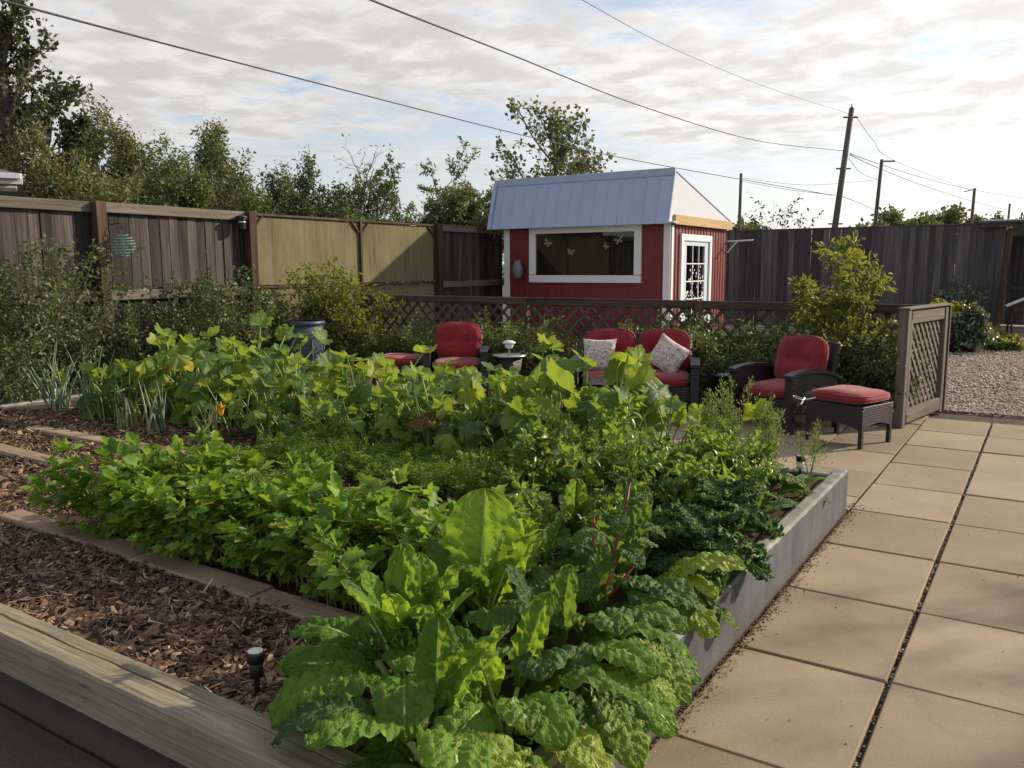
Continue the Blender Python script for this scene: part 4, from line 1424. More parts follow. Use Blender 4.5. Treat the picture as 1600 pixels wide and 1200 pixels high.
rt_ = thing('round_side_table', 'round dark side table holding a white solar lamp, by the left armchair', 'side table', (-4.49, 5.16, 0))
MB().lathe([(0, 0), (0.16, 0), (0.165, 0.02), (0.14, 0.25), (0.165, 0.46), (0.16, 0.47), (0, 0.47)], n=28).build('drum', M['wicker'], rt_, True)
MB().lathe([(0, 0.473), (0.205, 0.473), (0.213, 0.482), (0.205, 0.492), (0, 0.492)], n=32).build('table_top', M['steel'], rt_, True)
sl = thing('solar_table_lamp', 'white mushroom shaped solar lamp standing on the round side table', 'lamp', (-4.47, 5.13, 0.493))
MB().tube([(0, 0, 0), (0, 0, 0.09)], 0.012, 8).build('stem', M['steel'], sl)
MB().lathe([(0, 0.075), (0.04, 0.08), (0.055, 0.115), (0.052, 0.135), (0, 0.136)], n=18).build('lens', M['lens'], sl, True)
MB().lathe([(0, 0.137), (0.078, 0.137), (0.082, 0.150), (0.05, 0.170), (0, 0.176)], n=18).build('cap', M['white'], sl, True)

gt = thing('green_side_table', 'small round glass side table with thin legs beside the loveseat', 'side table', (-1.80, 5.18, 0))
MB().lathe([(0, 0.43), (0.185, 0.43), (0.19, 0.434), (0.185, 0.438), (0, 0.438)], n=32).build('table_top', M['greenglass'], gt, True)
MB().tube([(0.186*math.cos(a), 0.186*math.sin(a), 0.425) for a in np.linspace(0, 2*PI, 33)], 0.008, 6, False).build('rim', M['black'], gt, True)
for k in range(3):
    a = 0.5+k*2*PI/3
    MB().tube([(0.18*math.cos(a), 0.18*math.sin(a), 0.42), (0.13*math.cos(a), 0.13*math.sin(a), 0.2), (0.18*math.cos(a), 0.18*math.sin(a), 0)], 0.008, 6).build('leg', M['black'], gt, True)

ct = thing('coffee_table', 'dark coffee table with pale glass top in front of the loveseat', 'table', (-2.80, 4.14, 0), 0.36)
for x in (-0.42, 0.42):
    for y in (-0.24, 0.24):
        box_obj('leg', (x, y, 0.19), (0.05, 0.05, 0.38), M['wicker'], ct)
for y in (-0.25, 0.25):
    box_obj('apron', (0, y, 0.36), (0.9, 0.03, 0.08), M['wicker'], ct)
for x in (-0.43, 0.43):
    box_obj('apron', (x, 0, 0.36), (0.03, 0.46, 0.081), M['wicker'], ct)
box_obj('glass_top', (0, 0, 0.407), (0.95, 0.58, 0.012), M['greenglass'], ct, 0.003)

# blue-grey bin
bn = thing('plastic_bin', 'blue-grey round plastic bin standing in front of the fence bushes', 'bin', (-7.72, 4.88, -0.035), -0.55)
MB().lathe([(0, 0.0), (0.22, 0.0), (0.235, 0.02), (0.262, 0.60), (0.265, 0.62), (0.268, 0.80), (0.255, 0.80), (0.25, 0.5), (0.22, 0.03)], n=36).build('body', M['bin'], bn, True)
MB().lathe([(0.262, 0.795), (0.285, 0.80), (0.288, 0.845), (0.277, 0.855), (0.262, 0.85)], n=36).build('rim', M['bin'], bn, True)
for k in range(6):
    a = k*PI/3+0.2
    MB().tube([(0.243*math.cos(a), 0.243*math.sin(a), 0.06), (0.268*math.cos(a), 0.268*math.sin(a), 0.60)], 0.012, 6).build('rib', M['bin'], bn, True)
for k, (wd, zz) in enumerate(((0.15, 0.725), (0.09, 0.672))):
    V, F = [], []
    for i in range(9):
        a = -PI/2 + (i/8-0.5)*wd/0.27
        V += [(0.2705*math.cos(a), 0.2705*math.sin(a), zz-0.016), (0.2705*math.cos(a), 0.2705*math.sin(a), zz+0.016)]
        if i:
            F.append((2*i-2, 2*i, 2*i+1, 2*i-1))
    MB().add(V, F).build('print', M['binprint'], bn)


# solar stakes and the wire ornament stake in the bed
def stake(label, loc, tall, dark=False):
    t = thing('solar_stake_light', label, 'garden light', loc)
    MB().tube([(0, 0, -0.05), (0, 0, tall)], 0.009, 8).build('stake', M['black'], t)
    MB().lathe([(0, tall), (0.021, tall), (0.022, tall+0.05), (0, tall+0.05)], n=16).build('lens', M['blackplastic' if dark else 'lens'], t, True)
    MB().lathe([(0, tall+0.05), (0.027, tall+0.05), (0.028, tall+0.075), (0.026, tall+0.083), (0.0, tall+0.084)], n=16).build('cap', M['blackplastic'], t, True)
    MB().lathe([(0, tall+0.0845), (0.024, tall+0.0845), (0.0, tall+0.086)], n=16).build('solar_panel', M['steel'], t)
    return t


stake('black and white solar stake light in the far corner of the bed', (-0.265, 2.06, ZS), 0.07)
stake('solar stake light standing in the mulch beside the front timber', (-1.01, -1.60, ZS), 0.075, True)
gs = thing('ornament_stake', 'thin black stake with a silver wire dragonfly in front of the footstool', 'ornament', (-0.285, 2.14, ZS))
MB().tube([(0, 0, -0.05), (0, 0, 0.49)], 0.0035, 6).build('rod', M['black'], gs)
for (a, l) in ((0.3, 0.075), (2.6, 0.075), (-0.5, 0.065), (3.6, 0.065)):
    lp = [(l*(0.5-0.5*math.cos(q))*math.cos(a)-0.018*math.sin(q)*math.sin(a), l*(0.5-0.5*math.cos(q))*math.sin(a)*0.5+0.018*math.sin(q)*math.cos(a), 0.495+0.3*l*(0.5-0.5*math.cos(q))) for q in np.linspace(0, 2*PI, 17)]
    MB().tube(lp, 0.0025, 5, False).build('wing', M['steel'], gs)
MB().tube([(-0.0, -0.06, 0.475), (0, 0.03, 0.505)], [0.003, 0.007], 6).build('body', M['steel'], gs)

# ================================================================ UTILITY POLES AND CABLES
def upole(label, top_px, bot_px, dist, r, arm=None):
    T = at(*top_px, dist)
    B = at(*bot_px, dist)
    d = (B-T)/(T[2]-B[2])
    foot = T + d*(T[2]+0.1)
    t = thing('utility_pole', label, 'utility pole', tuple(foot), 0, 'utility poles along the lane')
    tl = Vector(T-foot)
    MB().tube([(0, 0, 0), tuple(tl*0.5), tuple(tl)], [r*1.0, r*0.86, r*0.7], 12).build('shaft', M['pole'], t, True)
    return t, Vector(T), Vector(foot), tl


t, T1, F1, L1 = upole('tall leaning utility pole with cables, nearest to the back fence', (1331, 169), (1305, 352), 38, 0.15)
mx = Vector((_r[0], _r[1], 0))
MB().lathe([(0, 0), (0.05, 0), (0.06, 0.06), (0.03, 0.12), (0.045, 0.15), (0, 0.18)], tuple(L1), 10).build('insulator', M['steel'], t, True)
for k, fz in enumerate((0.955, 0.70, 0.42)):
    c = L1*fz
    link('bracket', MB().bar(tuple(c-mx*0.3), tuple(c+mx*0.30), 0.06, 0.06).mesh('bracket', M['pole']), t)
t2, T2, F2, L2 = upole('utility pole with a short side arm, second behind the leaning pole', (1378, 249), (1368, 345), 60, 0.15)
link('side_arm', MB().bar(tuple(L2-mx*0.1-Vector((0, 0, .12))), tuple(L2+mx*0.85-Vector((0, 0, .12))), 0.09, 0.09).mesh('side_arm', M['pole']), t2)
t3, T3, F3, L3 = upole('distant utility pole rising over the roof of the lean-to', (1523, 294), (1518, 347), 84, 0.17)
link('side_arm', MB().bar(tuple(L3-mx*0.9-Vector((0, 0, .3))), tuple(L3-Vector((0, 0, .1))), 0.08, 0.08).mesh('side_arm', M['pole']), t3)
t4, T4, F4, L4 = upole('thin utility pole standing just right of the shed roof', (1158, 271), (1155, 356), 56, 0.13)
t5, T5, F5, L5 = upole('tiny far utility pole by the tree at the right edge', (1578, 318), (1575, 347), 120, 0.17)


def cable(label, pts, r, sub=24):
    """Cable through control points (Catmull-Rom), real thickness."""
    P = [np.array(p, float) for p in pts]
    P = [2*P[0]-P[1]] + P + [2*P[-1]-P[-2]]
    out = []
    for i in range(1, len(P)-2):
        for s in range(sub):
            u = s/sub
            a, b, c, d = P[i-1], P[i], P[i+1], P[i+2]
            out.append(0.5*((2*b)+(-a+c)*u+(2*a-5*b+4*c-d)*u*u+(-a+3*b-3*c+d)*u**3))
    out.append(P[-2])
    o = MB().tube(out, r, 6).build('power_cable', M['wire'], None, True)
    return tag(o, label, 'cable', 'overhead cables')


cable('dark cable crossing from the top left corner down to the leaning pole', [at(-60, -22, 9), at(75, 20, 10.5), at(500, 131, 17), at(820, 212, 24), at(1000, 252, 29), at(1300, 305, 38)], 0.013)
# twisted service drop, curving across the middle of the sky
cable('twisted cable curving through the middle of the sky to the leaning pole', [at(500, -40, 9), at(585, 2, 10.5), at(800, 86, 16), at(1000, 165, 23), at(1180, 219, 31), at(1320, 236, 38)], 0.013)
cable('faint thin cable from the top edge to the top of the leaning pole', [at(860, -30, 12), at(910, 0, 14), at(1050, 75, 22), at(1200, 137, 30), at(1328, 178, 38)], 0.006)
cable('cable sagging between the thin pole and the lower leaning pole', [at(1158, 283, 56), at(1230, 296, 48), at(1306, 305, 38)], 0.011)
cable('thin high cable from the leaning pole top to the side arm', [at(1336, 180, 38), at(1365, 220, 50), at(1398, 251, 60), at(1523, 300, 84)], 0.012)
cable('upper cable of the pair running from the leaning pole to the right', [at(1328, 240, 38), at(1376, 257, 60), at(1440, 277, 72), at(1523, 297, 84), at(1640, 316, 110)], 0.02)
cable('lower cable of the pair running from the leaning pole to the right', [at(1328, 242, 38), at(1376, 264, 60), at(1440, 289, 72), at(1521, 315, 84), at(1572, 328, 118)], 0.02)
cable('slack thin wire between the leaning pole and the pole behind it', [at(1326, 247, 38), at(1345, 270, 48), at(1372, 281, 60)], 0.012)
cable('low wire sloping right from the leaning pole to the second pole', [at(1312, 306, 38), at(1340, 316, 48), at(1369, 329, 60)], 0.014)
cable('long flat wire from the thin pole across to the second pole', [at(1158, 278, 56), at(1260, 289, 58), at(1372, 281, 60)], 0.010)

# ================================================================ NEIGHBOUR'S HOUSE
hp = at(40, 300, 13.6) - np.array([math.cos(CAM_YAW+0.53), math.sin(CAM_YAW+0.53), 0])*1.40
house = thing('neighbour_house', 'house with grey roof and white eaves peeking over the fence at far left', 'house', (hp[0], hp[1], -0.07), CAM_YAW+0.53)
box_obj('wall', (-2.6, 2.5, 1.4), (7.0, 4.6, 2.8), M['siding'], house)
MB().add([(-6.7, -0.55, 2.86), (1.38, -0.55, 2.86), (1.38, 5.5, 2.86), (-6.7, 5.5, 2.86), (-5.0, 2.4, 3.80), (-1.2, 2.4, 3.80), (-6.7, -0.55, 2.80), (1.38, -0.55, 2.80), (1.38, 5.5, 2.80), (-6.7, 5.5, 2.80)],
         [(0, 1, 5, 4), (1, 2, 5), (2, 3, 4, 5), (3, 0, 4), (6, 7, 1, 0), (7, 8, 2, 1), (8, 9, 3, 2), (9, 6, 0, 3), (9, 8, 7, 6)]).build('roof', M['shingle'], house)
box_obj('fascia', (-2.65, -0.58, 2.80), (8.04, 0.05, 0.14), M['white'], house)
box_obj('soffit', (-2.65, -0.22, 2.70), (7.9, 0.5, 0.03), M['white'], house)
MB().tube([(0.9, -0.1, 0.0), (0.9, -0.1, 2.68)], 0.04, 8).build('downpipe', M['white'], house)
box_obj('gutter', (-2.65, -0.65, 2.83), (8.0, 0.08, 0.07), M['white'], house)
wn = box_obj('window', (-0.6, -0.03, 1.75), (1.3, 0.06, 1.1), M['white'], house)
box_obj('pane', (0, -0.035, 0), (1.1, 0.01, 0.9), M['interior'], wn)

# ================================================================ PLANT TOOLS
def unit(v):
    return v/(np.linalg.norm(v, axis=-1, keepdims=True)+1e-12)


DIAMOND = (np.array([(0, 0, 0), (0.45, 0.5, 0.10), (1, 0, -0.05), (0.45, -0.5, 0.10)]), np.array([(0, 2, 1), (0, 3, 2)]))
LEAF8 = (np.array([(0, 0, 0), (0.35, 0.42, 0.10), (0.38, 0, 0.0), (0.35, -0.42, 0.10), (0.72, 0.36, 0.02), (0.74, 0, -0.06), (0.72, -0.36, 0.02), (1, 0, -0.22)]),
         np.array([(0, 2, 1), (0, 3, 2), (1, 2, 5), (1, 5, 4), (2, 3, 6), (2, 6, 5), (4, 5, 7), (5, 6, 7)]))
JAG = (np.array([(0, 0, 0), (0.22, 0.34, 0.05), (0.36, 0.22, 0.02), (0.48, 0.52, 0.08), (0.62, 0.26, 0.0), (0.80, 0.24, -0.02), (1, 0, -0.12),
                 (0.80, -0.24, -0.02), (0.62, -0.26, 0.0), (0.48, -0.52, 0.08), (0.36, -0.22, 0.02), (0.22, -0.34, 0.05), (0.55, 0, -0.07)]),
       np.array([(0, 12, 1), (1, 12, 2), (2, 12, 3), (3, 12, 4), (4, 12, 5), (5, 12, 6), (6, 12, 7), (7, 12, 8), (8, 12, 9), (9, 12, 10), (10, 12, 11), (11, 12, 0)]))


def soup(C, A, N, L, Wd, tpl):
    """Many leaves at once: base C, axis A, normal N, length L, width Wd."""
    tv, tf = tpl
    A = unit(A)
    S = unit(np.cross(N, A))
    N = np.cross(A, S)
    L, Wd = np.asarray(L)[:, None, None], np.asarray(Wd)[:, None, None]
    V = C[:, None, :] + A[:, None, :]*(tv[None, :, :1]*L) + S[:, None, :]*(tv[None, :, 1:2]*Wd) + N[:, None, :]*(tv[None, :, 2:]*L)
    k = len(tv)
    F = tf[None] + (np.arange(len(C))*k)[:, None, None]
    return V.reshape(-1, 3), F.reshape(-1, 3)


def grow(out, rg, p, d, L, r, lev, P):
    ns = P['seg'][lev]
    pts = [p]
    for i in range(ns):
        d = d + rg.normal(0, P['wob'][lev], 3)
        d[2] += P['trop'][lev]
        d = d/math.sqrt(d.dot(d))
        p = p + d*(L/ns)
        pts.append(p)
    rad = np.linspace(r, r*0.45, ns+1)
    out['br'].append((pts, rad, lev))
    if lev == P['max']:
        out['tw'].append(np.array(pts))
        return
    n = P['nch'][lev]
    for k in range(n):
        t = P['t0'][lev] + (1-P['t0'][lev])*(k+rg.random())/n
        f = t*ns
        i = min(int(f), ns-1)
        pos = pts[i] + (pts[i+1]-pts[i])*(f-i)
        dl = pts[i+1]-pts[i]
        dl = dl/math.sqrt(dl.dot(dl))
        ax = rg.normal(0, 1, 3)
        ax = ax - dl*ax.dot(dl)
        ax = ax/math.sqrt(ax.dot(ax))
        an = P['ang'][lev]*(0.65+0.7*rg.random())
        grow(out, rg, pos, dl*math.cos(an)+ax*math.sin(an), L*P['ratio'][lev]*(1-P['tl']*t)*(0.75+0.5*rg.random()), max(0.0015, rad[i]*0.55), lev+1, P)


def woody(name, label, cat, loc, seed, P, leaf, mat, height, stems=1, spread=0.0, r0=0.1, group=None, per=14, size=0.06, asp=0.5,
          twigs=True, up=0.3, base_r=0.0, bark=None, sides=6, off=0.03, scatter_=1.0, part='crown', squash=(1, 1, 1), tint_h=0.0):
    """Tree or bush: trunk/limbs part plus a crown of individual leaves along every twig."""
    rg = np.random.default_rng(seed)
    t = thing(name, label, cat, loc, 0, group)
    out = {'br': [], 'tw': []}
    for s in range(stems):
        az = 2*PI*(s+rg.random())/stems
        le = spread*(0.35+0.65*rg.random()) if stems > 1 else spread*rg.normal(0, 0.3)
        d = np.array([math.sin(le)*math.cos(az), math.sin(le)*math.sin(az), math.cos(le)])
        grow(out, rg, np.array([base_r*math.cos(az)*rg.random(), base_r*math.sin(az)*rg.random(), -0.05]), d, height*P['l0']*(0.8+0.3*rg.random()), r0, 0, P)
    mb = MB()
    for pts, rad, lev in out['br']:
        if lev == P['max'] and not twigs:
            continue
        mb.tube(np.array(pts)*squash, rad, sides if lev == 0 else (4 if lev == 1 else 3), False)
    mb.build('trunk' if part == 'crown' else 'stems', bark or M['bark'], t, True)
    tw = np.array(out['tw'])                                  # (T, ns+1, 3)
    T, K = tw.shape[0], tw.shape[1]-1
    n = T*per
    ti = np.repeat(np.arange(T), per)
    f = (rg.random(n)**0.8)*K*0.999
    i = f.astype(int)
    a, b = tw[ti, i], tw[ti, i+1]
    pos = a + (b-a)*(f-i)[:, None] + rg.normal(0, off*scatter_, (n, 3))
    dirn = unit(b-a)
    ax = unit(dirn*0.6 + rg.normal(0, 0.75, (n, 3)) + np.array([0, 0, -0.10]))
    nr = unit(rg.normal(0, 0.6, (n, 3)) + np.array([0, 0, up]) + np.array(SUN_DIR)*0.25)
    L = size*(0.6+0.8*rg.random(n))
    V, F = soup(pos*squash, ax, nr, L, L*asp, leaf)
    k = len(leaf[0])
    clump = np.repeat(rg.random(T)*0.5, per)                  # leaves of one twig share a tone
    tint = clump + rg.random(n)*0.5
    if tint_h:                                                 # young growth at the top is yellower
        tint = np.clip(pos[:, 2]/(height*tint_h), 0, 1)**3*0.62 + tint*0.38
    tint = np.clip(tint, 0, 1)
    link(part, np_mesh(part, V, F, mat, tint=np.repeat(tint, k)), t)
    return t


def strip_leaf(seed, petL, L, Wd, a0, a1, n=34, m=9, fold=0.25, ruf=0.02, rfreq=5.0, puck=0.006, nlat=11, bendp=1.3, stem_r=0.007,
               wfun=None, droop_edge=0.0, curl=0.0, sway=0.0, mats=None, name='leaf', noise_amp=0.0, noise_f=40.0, rib=0.9):
    """Long leaf: petiole tube, blade grid with midrib fold, puckers between the side veins and a ruffled edge."""
    rg = random.Random(seed)
    T = petL+L
    step = 90
    ps = [np.array([0.0, 0, 0])]
    ang = []
    ph0 = rg.random()*9
    for i in range(step):
        s = (i+0.5)/step
        a = a0+(a1-a0)*s**bendp
        ang.append(a)
        y = sway*math.sin(s*2.2+ph0)*s
        ps.append(ps[-1]+np.array([math.cos(a), y, math.sin(a)])*T/step)
    ps = np.array(ps)

    def P(s):
        f = min(max(s/T, 0), 0.9999)*step
        i = int(f)
        a = ang[min(i, step-1)]
        return ps[i]+(ps[i+1]-ps[i])*(f-i), np.array([-math.sin(a), 0, math.cos(a)])
    wf = wfun or (lambda t: min(1.0, 0.22+0.78*(t/0.40)**0.8)*math.sqrt(max(0.0, 1-max(0.0, (t-0.42)/0.58)**2.5)))
    V, UV, F, midx = [], [], [], []
    ph1, ph2 = rg.random()*6, rg.random()*6
    off = seed*3.71
    for i in range(n+1):
        t = i/n
        c, N = P(petL+L*t)
        w = Wd/2*max(0.03, wf(t))
        for j in range(-m, m+1):
            v = j/m
            av = abs(v)
            ph = ph1 if v > 0 else ph2
            r = ruf*(av**2.2)*math.sin(rfreq*2*PI*t+ph+1.7*math.sin(3.1*t*PI+ph))*(0.35+0.65*math.sin(PI*min(1, t+0.1)))
            q = (t-0.22*av)*nlat
            pk = puck*(abs(math.sin(PI*q))**0.7)*(1-av**6)*min(1, av*4)*min(1, (1-t)*5+0.2)
            pk += puck*1.3*mnoise.noise((t*L*38+off, v*Wd*22, off)) + puck*0.8*mnoise.noise((t*L*95+off, v*Wd*60, off+4))
            wv = w*(1+0.035*math.sin(rfreq*2.7*PI*t+ph*2))
            yy = v*wv*math.cos(fold*(0.5+0.5*av))
            h = av*wv*math.sin(fold) - droop_edge*av*av*wv + r + pk - curl*av**3*wv
            pnt = c + np.array([0, yy, 0]) + N*h
            if noise_amp:
                k = noise_amp*(0.15+av**1.3)*(0.5+0.5*min(1, t*2))
                q3 = pnt*noise_f
                pnt = pnt + k*np.array(mnoise.noise_vector((q3[0]+off, q3[1], q3[2])))
            V.append(pnt)
            UV.append((t, v*0.5+0.5))
    mm = 2*m+1
    for i in range(n):
        for j in range(mm-1):
            F.append((i*mm+j, (i+1)*mm+j, (i+1)*mm+j+1, i*mm+j+1))
            midx.append(0)
    # petiole and midrib
    ks = 16
    base = len(V)
    nn = 6
    for i in range(ks+1):
        s = (petL+L*0.92)*i/ks
        c, N = P(s)
        tt = s/(petL+L)
        r = stem_r*(1.25-1.0*tt)*(1 if s < petL else rib)
        for k in range(nn):
            an = 2*PI*k/nn
            V.append(c + np.array([0, math.cos(an)*r*1.25, 0]) + N*(math.sin(an)*r - (r*0.55 if s > petL else 0)))
            UV.append((0.5, 0.5))
    for i in range(ks):
        for k in range(nn):
            F.append((base+i*nn+k, base+i*nn+(k+1) % nn, base+(i+1)*nn+(k+1) % nn, base+(i+1)*nn+k))
            midx.append(1)
    return np_mesh(name, np.array(V), np.array(F), mats, uv=np.array(UV), smooth=True, midx=midx)


def remat(me, mats):
    c = me.copy()
    c.materials.clear()
    for m in mats:
        c.materials.append(m)
    return c


def put_leaf(parent, me, az, tilt=0.0, roll=0.0, sc=1.0, loc=(0, 0, 0), name='leaf'):
    return link(name, me, parent, loc, (roll, tilt, az), sc)


# ================================================================ SQUASH
def squash_mesh(seed, petL, petang, tilt, size, mats, wilt=0.0):
    rg = random.Random(seed)
    V, UV, F, midx = [], [], [], []
    # petiole, slightly curved
    pts = [np.array([0.0, 0, 0])]
    for i in range(8):
        a = petang + (0.25 - i*0.06) + rg.uniform(-.04, .04)
        pts.append(pts[-1]+np.array([math.cos(a), rg.uniform(-.06, .06), math.sin(a)])*petL/8)
    E = pts[-1]
    Fd = np.array([math.cos(tilt), 0, math.sin(tilt)])
    N = np.array([-math.sin(tilt), 0, math.cos(tilt)])
    S = np.array([0, 1.0, 0])
    na, rings = 56, [0.0, 0.18, 0.38, 0.58, 0.76, 0.90, 1.0]
    lob = [0.0, R(58), R(-58), R(112), R(-112)]
    amp = [1.0, 0.90, 0.90, 0.78, 0.78]
    ph = rg.random()*9
    fl = rg.uniform(-0.25, 0.75)
    dep = rg.uniform(0.24, 0.38)
    for ri, rho in enumerate(rings):
        for k in range(na+1):
            th = -PI*0.965+2*PI*0.965*k/na
            r = 0.0
            for l, a in zip(lob, amp):
                dd = abs(th-l)
                r = max(r, a*(1-dep*min(1.0, dd/0.52)**1.25))
            if abs(th) > 2.5:
                r *= 1-0.25*(abs(th)-2.5)/0.55
            edge = r*(1+0.075*math.sin(th*21+ph)+0.04*math.sin(th*37+2*ph)) if rho > 0.8 else r
            q = rho*edge*size
            vein = abs(math.sin(th*2.95))
            h = size*(0.10*rho*rho - 0.055*vein*rho + 0.10*rho*rho*math.sin(th*3+ph) + 0.05*rho**2*math.sin(th*7+ph*2) - fl*rho*rho)
            h -= wilt*size*rho**1.6*(1.0+0.4*math.sin(th*2+ph))
            q *= 1-0.45*wilt
            h += size*0.12*rho*mnoise.noise((q*math.cos(th)*16+seed, q*math.sin(th)*16, 0))
            V.append(E+Fd*(q*math.cos(th))+S*(q*math.sin(th))+N*h)
            UV.append((rho, (th/(2*PI)+0.5)))
    w = na+1
    for ri in range(len(rings)-1):
        for k in range(na):
            F.append((ri*w+k, (ri+1)*w+k, (ri+1)*w+k+1, ri*w+k+1))
            midx.append(0)
    b = len(V)
    nn = 6
    for i, p in enumerate(pts):
        r = 0.0085-0.0035*i/8
        d = pts[min(i+1, 8)]-pts[max(i-1, 0)]
        d /= np.linalg.norm(d)
        s1 = np.array([0, 1.0, 0])
        s2 = np.cross(d, s1)
        for k in range(nn):
            an = 2*PI*k/nn
            V.append(p+r*(math.cos(an)*s1+math.sin(an)*s2))
            UV.append((0.5, 0.5))
    for i in range(8):
        for k in range(nn):
            F.append((b+i*nn+k, b+i*nn+(k+1) % nn, b+(i+1)*nn+(k+1) % nn, b+(i+1)*nn+k))
            midx.append(1)
    return np_mesh('leaf', np.array(V), np.array(F), mats, uv=np.array(UV), smooth=True, midx=midx)


rq = random.Random(31)
SQ = []
for k in range(14):
    petL = 0.10+0.038*k
    SQ.append(squash_mesh(100+k, petL, R(rq.uniform(58, 82)), R(rq.uniform(-75, 60)), rq.uniform(0.100, 0.130), [M['squash'], M['greenstem']]))
SQY = squash_mesh(140, 0.5, R(72), R(-12), 0.135, [M['squash_yellow'], M['greenstem']])
SQD = [squash_mesh(150+k, 0.34, R(60), R(-30), 0.13, [M['squash_dry'], M['greenstem']], 0.55) for k in range(2)]
SQB = [squash_mesh(160, 0.30, R(65), R(20), 0.13, [M['squash_dry'], M['greenstem']], 0.1)]
bl = MB()
for k in range(5):
    a = 2*PI*k/5
    bl.add([(0.006*math.cos(a-.6), 0.006*math.sin(a-.6), 0), (0.006*math.cos(a+.6), 0.006*math.sin(a+.6), 0), (0.032*math.cos(a+.5), 0.032*math.sin(a+.5), 0.055),
            (0.055*math.cos(a), 0.055*math.sin(a), 0.075), (0.032*math.cos(a-.5), 0.032*math.sin(a-.5), 0.055)], [(0, 1, 2, 3, 4)])
blossom_me = bl.mesh('blossom', M['blossom'])

SQUASH = [
    (-5.95, 1.18, 0.85, 'squash plant at the left end beside the tall blue onions'),
    (-6.10, 1.85, 1.08, 'squash plant at the back left corner near the fence bushes'),
    (-5.40, 1.45, 1.12, 'squash plant with one bright yellow leaf behind the onion tufts'),
    (-5.35, 1.95, 1.22, 'tall squash plant in front of the blue-grey bin, left side'),
    (-4.70, 1.30, 0.82, 'squash plant with an orange blossom behind the thin yellow onions'),
    (-4.60, 1.85, 0.92, 'tall squash plant reaching up right before the bin'),
    (-3.95, 1.25, 0.86, 'squash plant right of the onions at the front of the row'),
    (-3.85, 1.90, 1.06, 'squash plant in front of the left footstool'),
    (-3.20, 1.30, 0.82, 'squash plant behind the feathery carrots'),
    (-3.15, 1.95, 0.92, 'squash plant in front of the left red armchair'),
    (-2.50, 1.35, 0.90, 'squash plant with a withered brown leaf in the middle'),
    (-2.40, 1.95, 1.1, 'squash plant in front of the round side table'),
    (-1.80, 1.55, 0.96, 'squash plant with pale torn leaves left of the loveseat view'),
    (-1.66, 2.00, 1.30, 'tallest squash plant with lime leaves in front of the loveseat'),
    (-1.12, 1.75, 0.80, 'squash plant drooping towards the patio end of the bed')]
for i, (x, y, sc, lab) in enumerate(SQUASH):
    t = thing('squash_plant', lab, 'squash plant', (x, y, ZS), rq.random()*6, 'squash plants in the raised bed')
    nl = 66
    for k in range(nl):
        u = k/nl
        ix = min(13, int((1-u)**1.25*13.9))
        me = SQ[ix] if rq.random() < 0.8 else rq.choice(SQ)
        rad = (0.36 if ix > 4 else 0.46)*math.sqrt(rq.random())
        a = rq.random()*2*PI
        lx, ly = rad*math.cos(a), rad*math.sin(a)
        # keep vines inside the bed
        put_leaf(t, me, a+rq.gauss(0, 0.7), rq.gauss(0.0, 0.16), rq.gauss(0, 0.28), sc*rq.uniform(0.78, 1.18), (lx*1.0, ly*0.8, 0.0))
    if i == 2:
        put_leaf(t, SQY, R(280)-t.rotation_euler.z, 0, 0, 1.15, (0.05, 0, 0.02))
        put_leaf(t, SQY, R(250)-t.rotation_euler.z, 0.1, 0.2, 0.8, (0.15, 0, 0.0))
    if i == 10:
        for q, az in enumerate((250, 290, 265)):
            put_leaf(t, (SQD+SQB)[q], R(az)-t.rotation_euler.z, 0.1, 0, 1.15, (0.1*q-0.1, -0.05, 0.05))
    if i == 12:
        put_leaf(t, SQB[0], R(285)-t.rotation_euler.z, 0.1, 0, 1.15, (-0.1, -0.1, 0.12))
        put_leaf(t, SQD[0], R(255)-t.rotation_euler.z, 0.1, 0, 1.0, (-0.2, -0.1, 0.08))
    if i == 4:
        link('blossom', blossom_me, t, (0.1*math.cos(-1.2-t.rotation_euler.z), 0.28*math.sin(-1.2-t.rotation_euler.z), 0.16), (0.3, 0.5, 0), 1.3)
    if i in (1, 7, 9):
        link('blossom', blossom_me, t, (0.05, 0.1, 0.25), (0.3, -0.3, 0), 1.2)

# ================================================================ ONIONS
def onion(label, loc, n, h, spread, white, seed, dry=0.0):
    rg = random.Random(seed)
    t = thing('onion_clump', label, 'onion', loc, 0, 'onions in the raised bed')
    for k in range(n):
        az = rg.random()*2*PI
        le = spread*rg.random()
        L = h*rg.uniform(0.6, 1.05)
        b = (rg.gauss(0, 0.045), rg.gauss(0, 0.045))
        pts, d = [], le
        p = np.array([b[0], b[1], 0.0])
        kink = rg.random() < 0.18
        for i in range(9):
            pts.append(p)
            if kink and i == 6:
                d += rg.uniform(0.9, 1.6)
            d += rg.uniform(0, 0.05)
            p = p+np.array([math.sin(d)*math.cos(az), math.sin(d)*math.sin(az), math.cos(d)])*L/8
        r = rg.uniform(0.006, 0.0095)
        MB().tube(pts, [r*q for q in (1, 1.1, 1.1, 1.05, 1, 0.85, 0.65, 0.4, 0.08)], 6).build('leaf', M['onion'] if rg.random() > dry else M['strawstem'], t, True)
    if white:
        for k in range(5):
            a = rg.random()*6.28
            c = np.array([math.cos(a), math.sin(a), 0])
            MB().tube([c*0.05-np.array([0, 0, .02]), c*0.04+np.array([0, 0, 0.1]), c*0.02+np.array([0, 0, .2])], [0.012, 0.011, 0.008], 7).build('white_base', M['onion_white'], t, True)


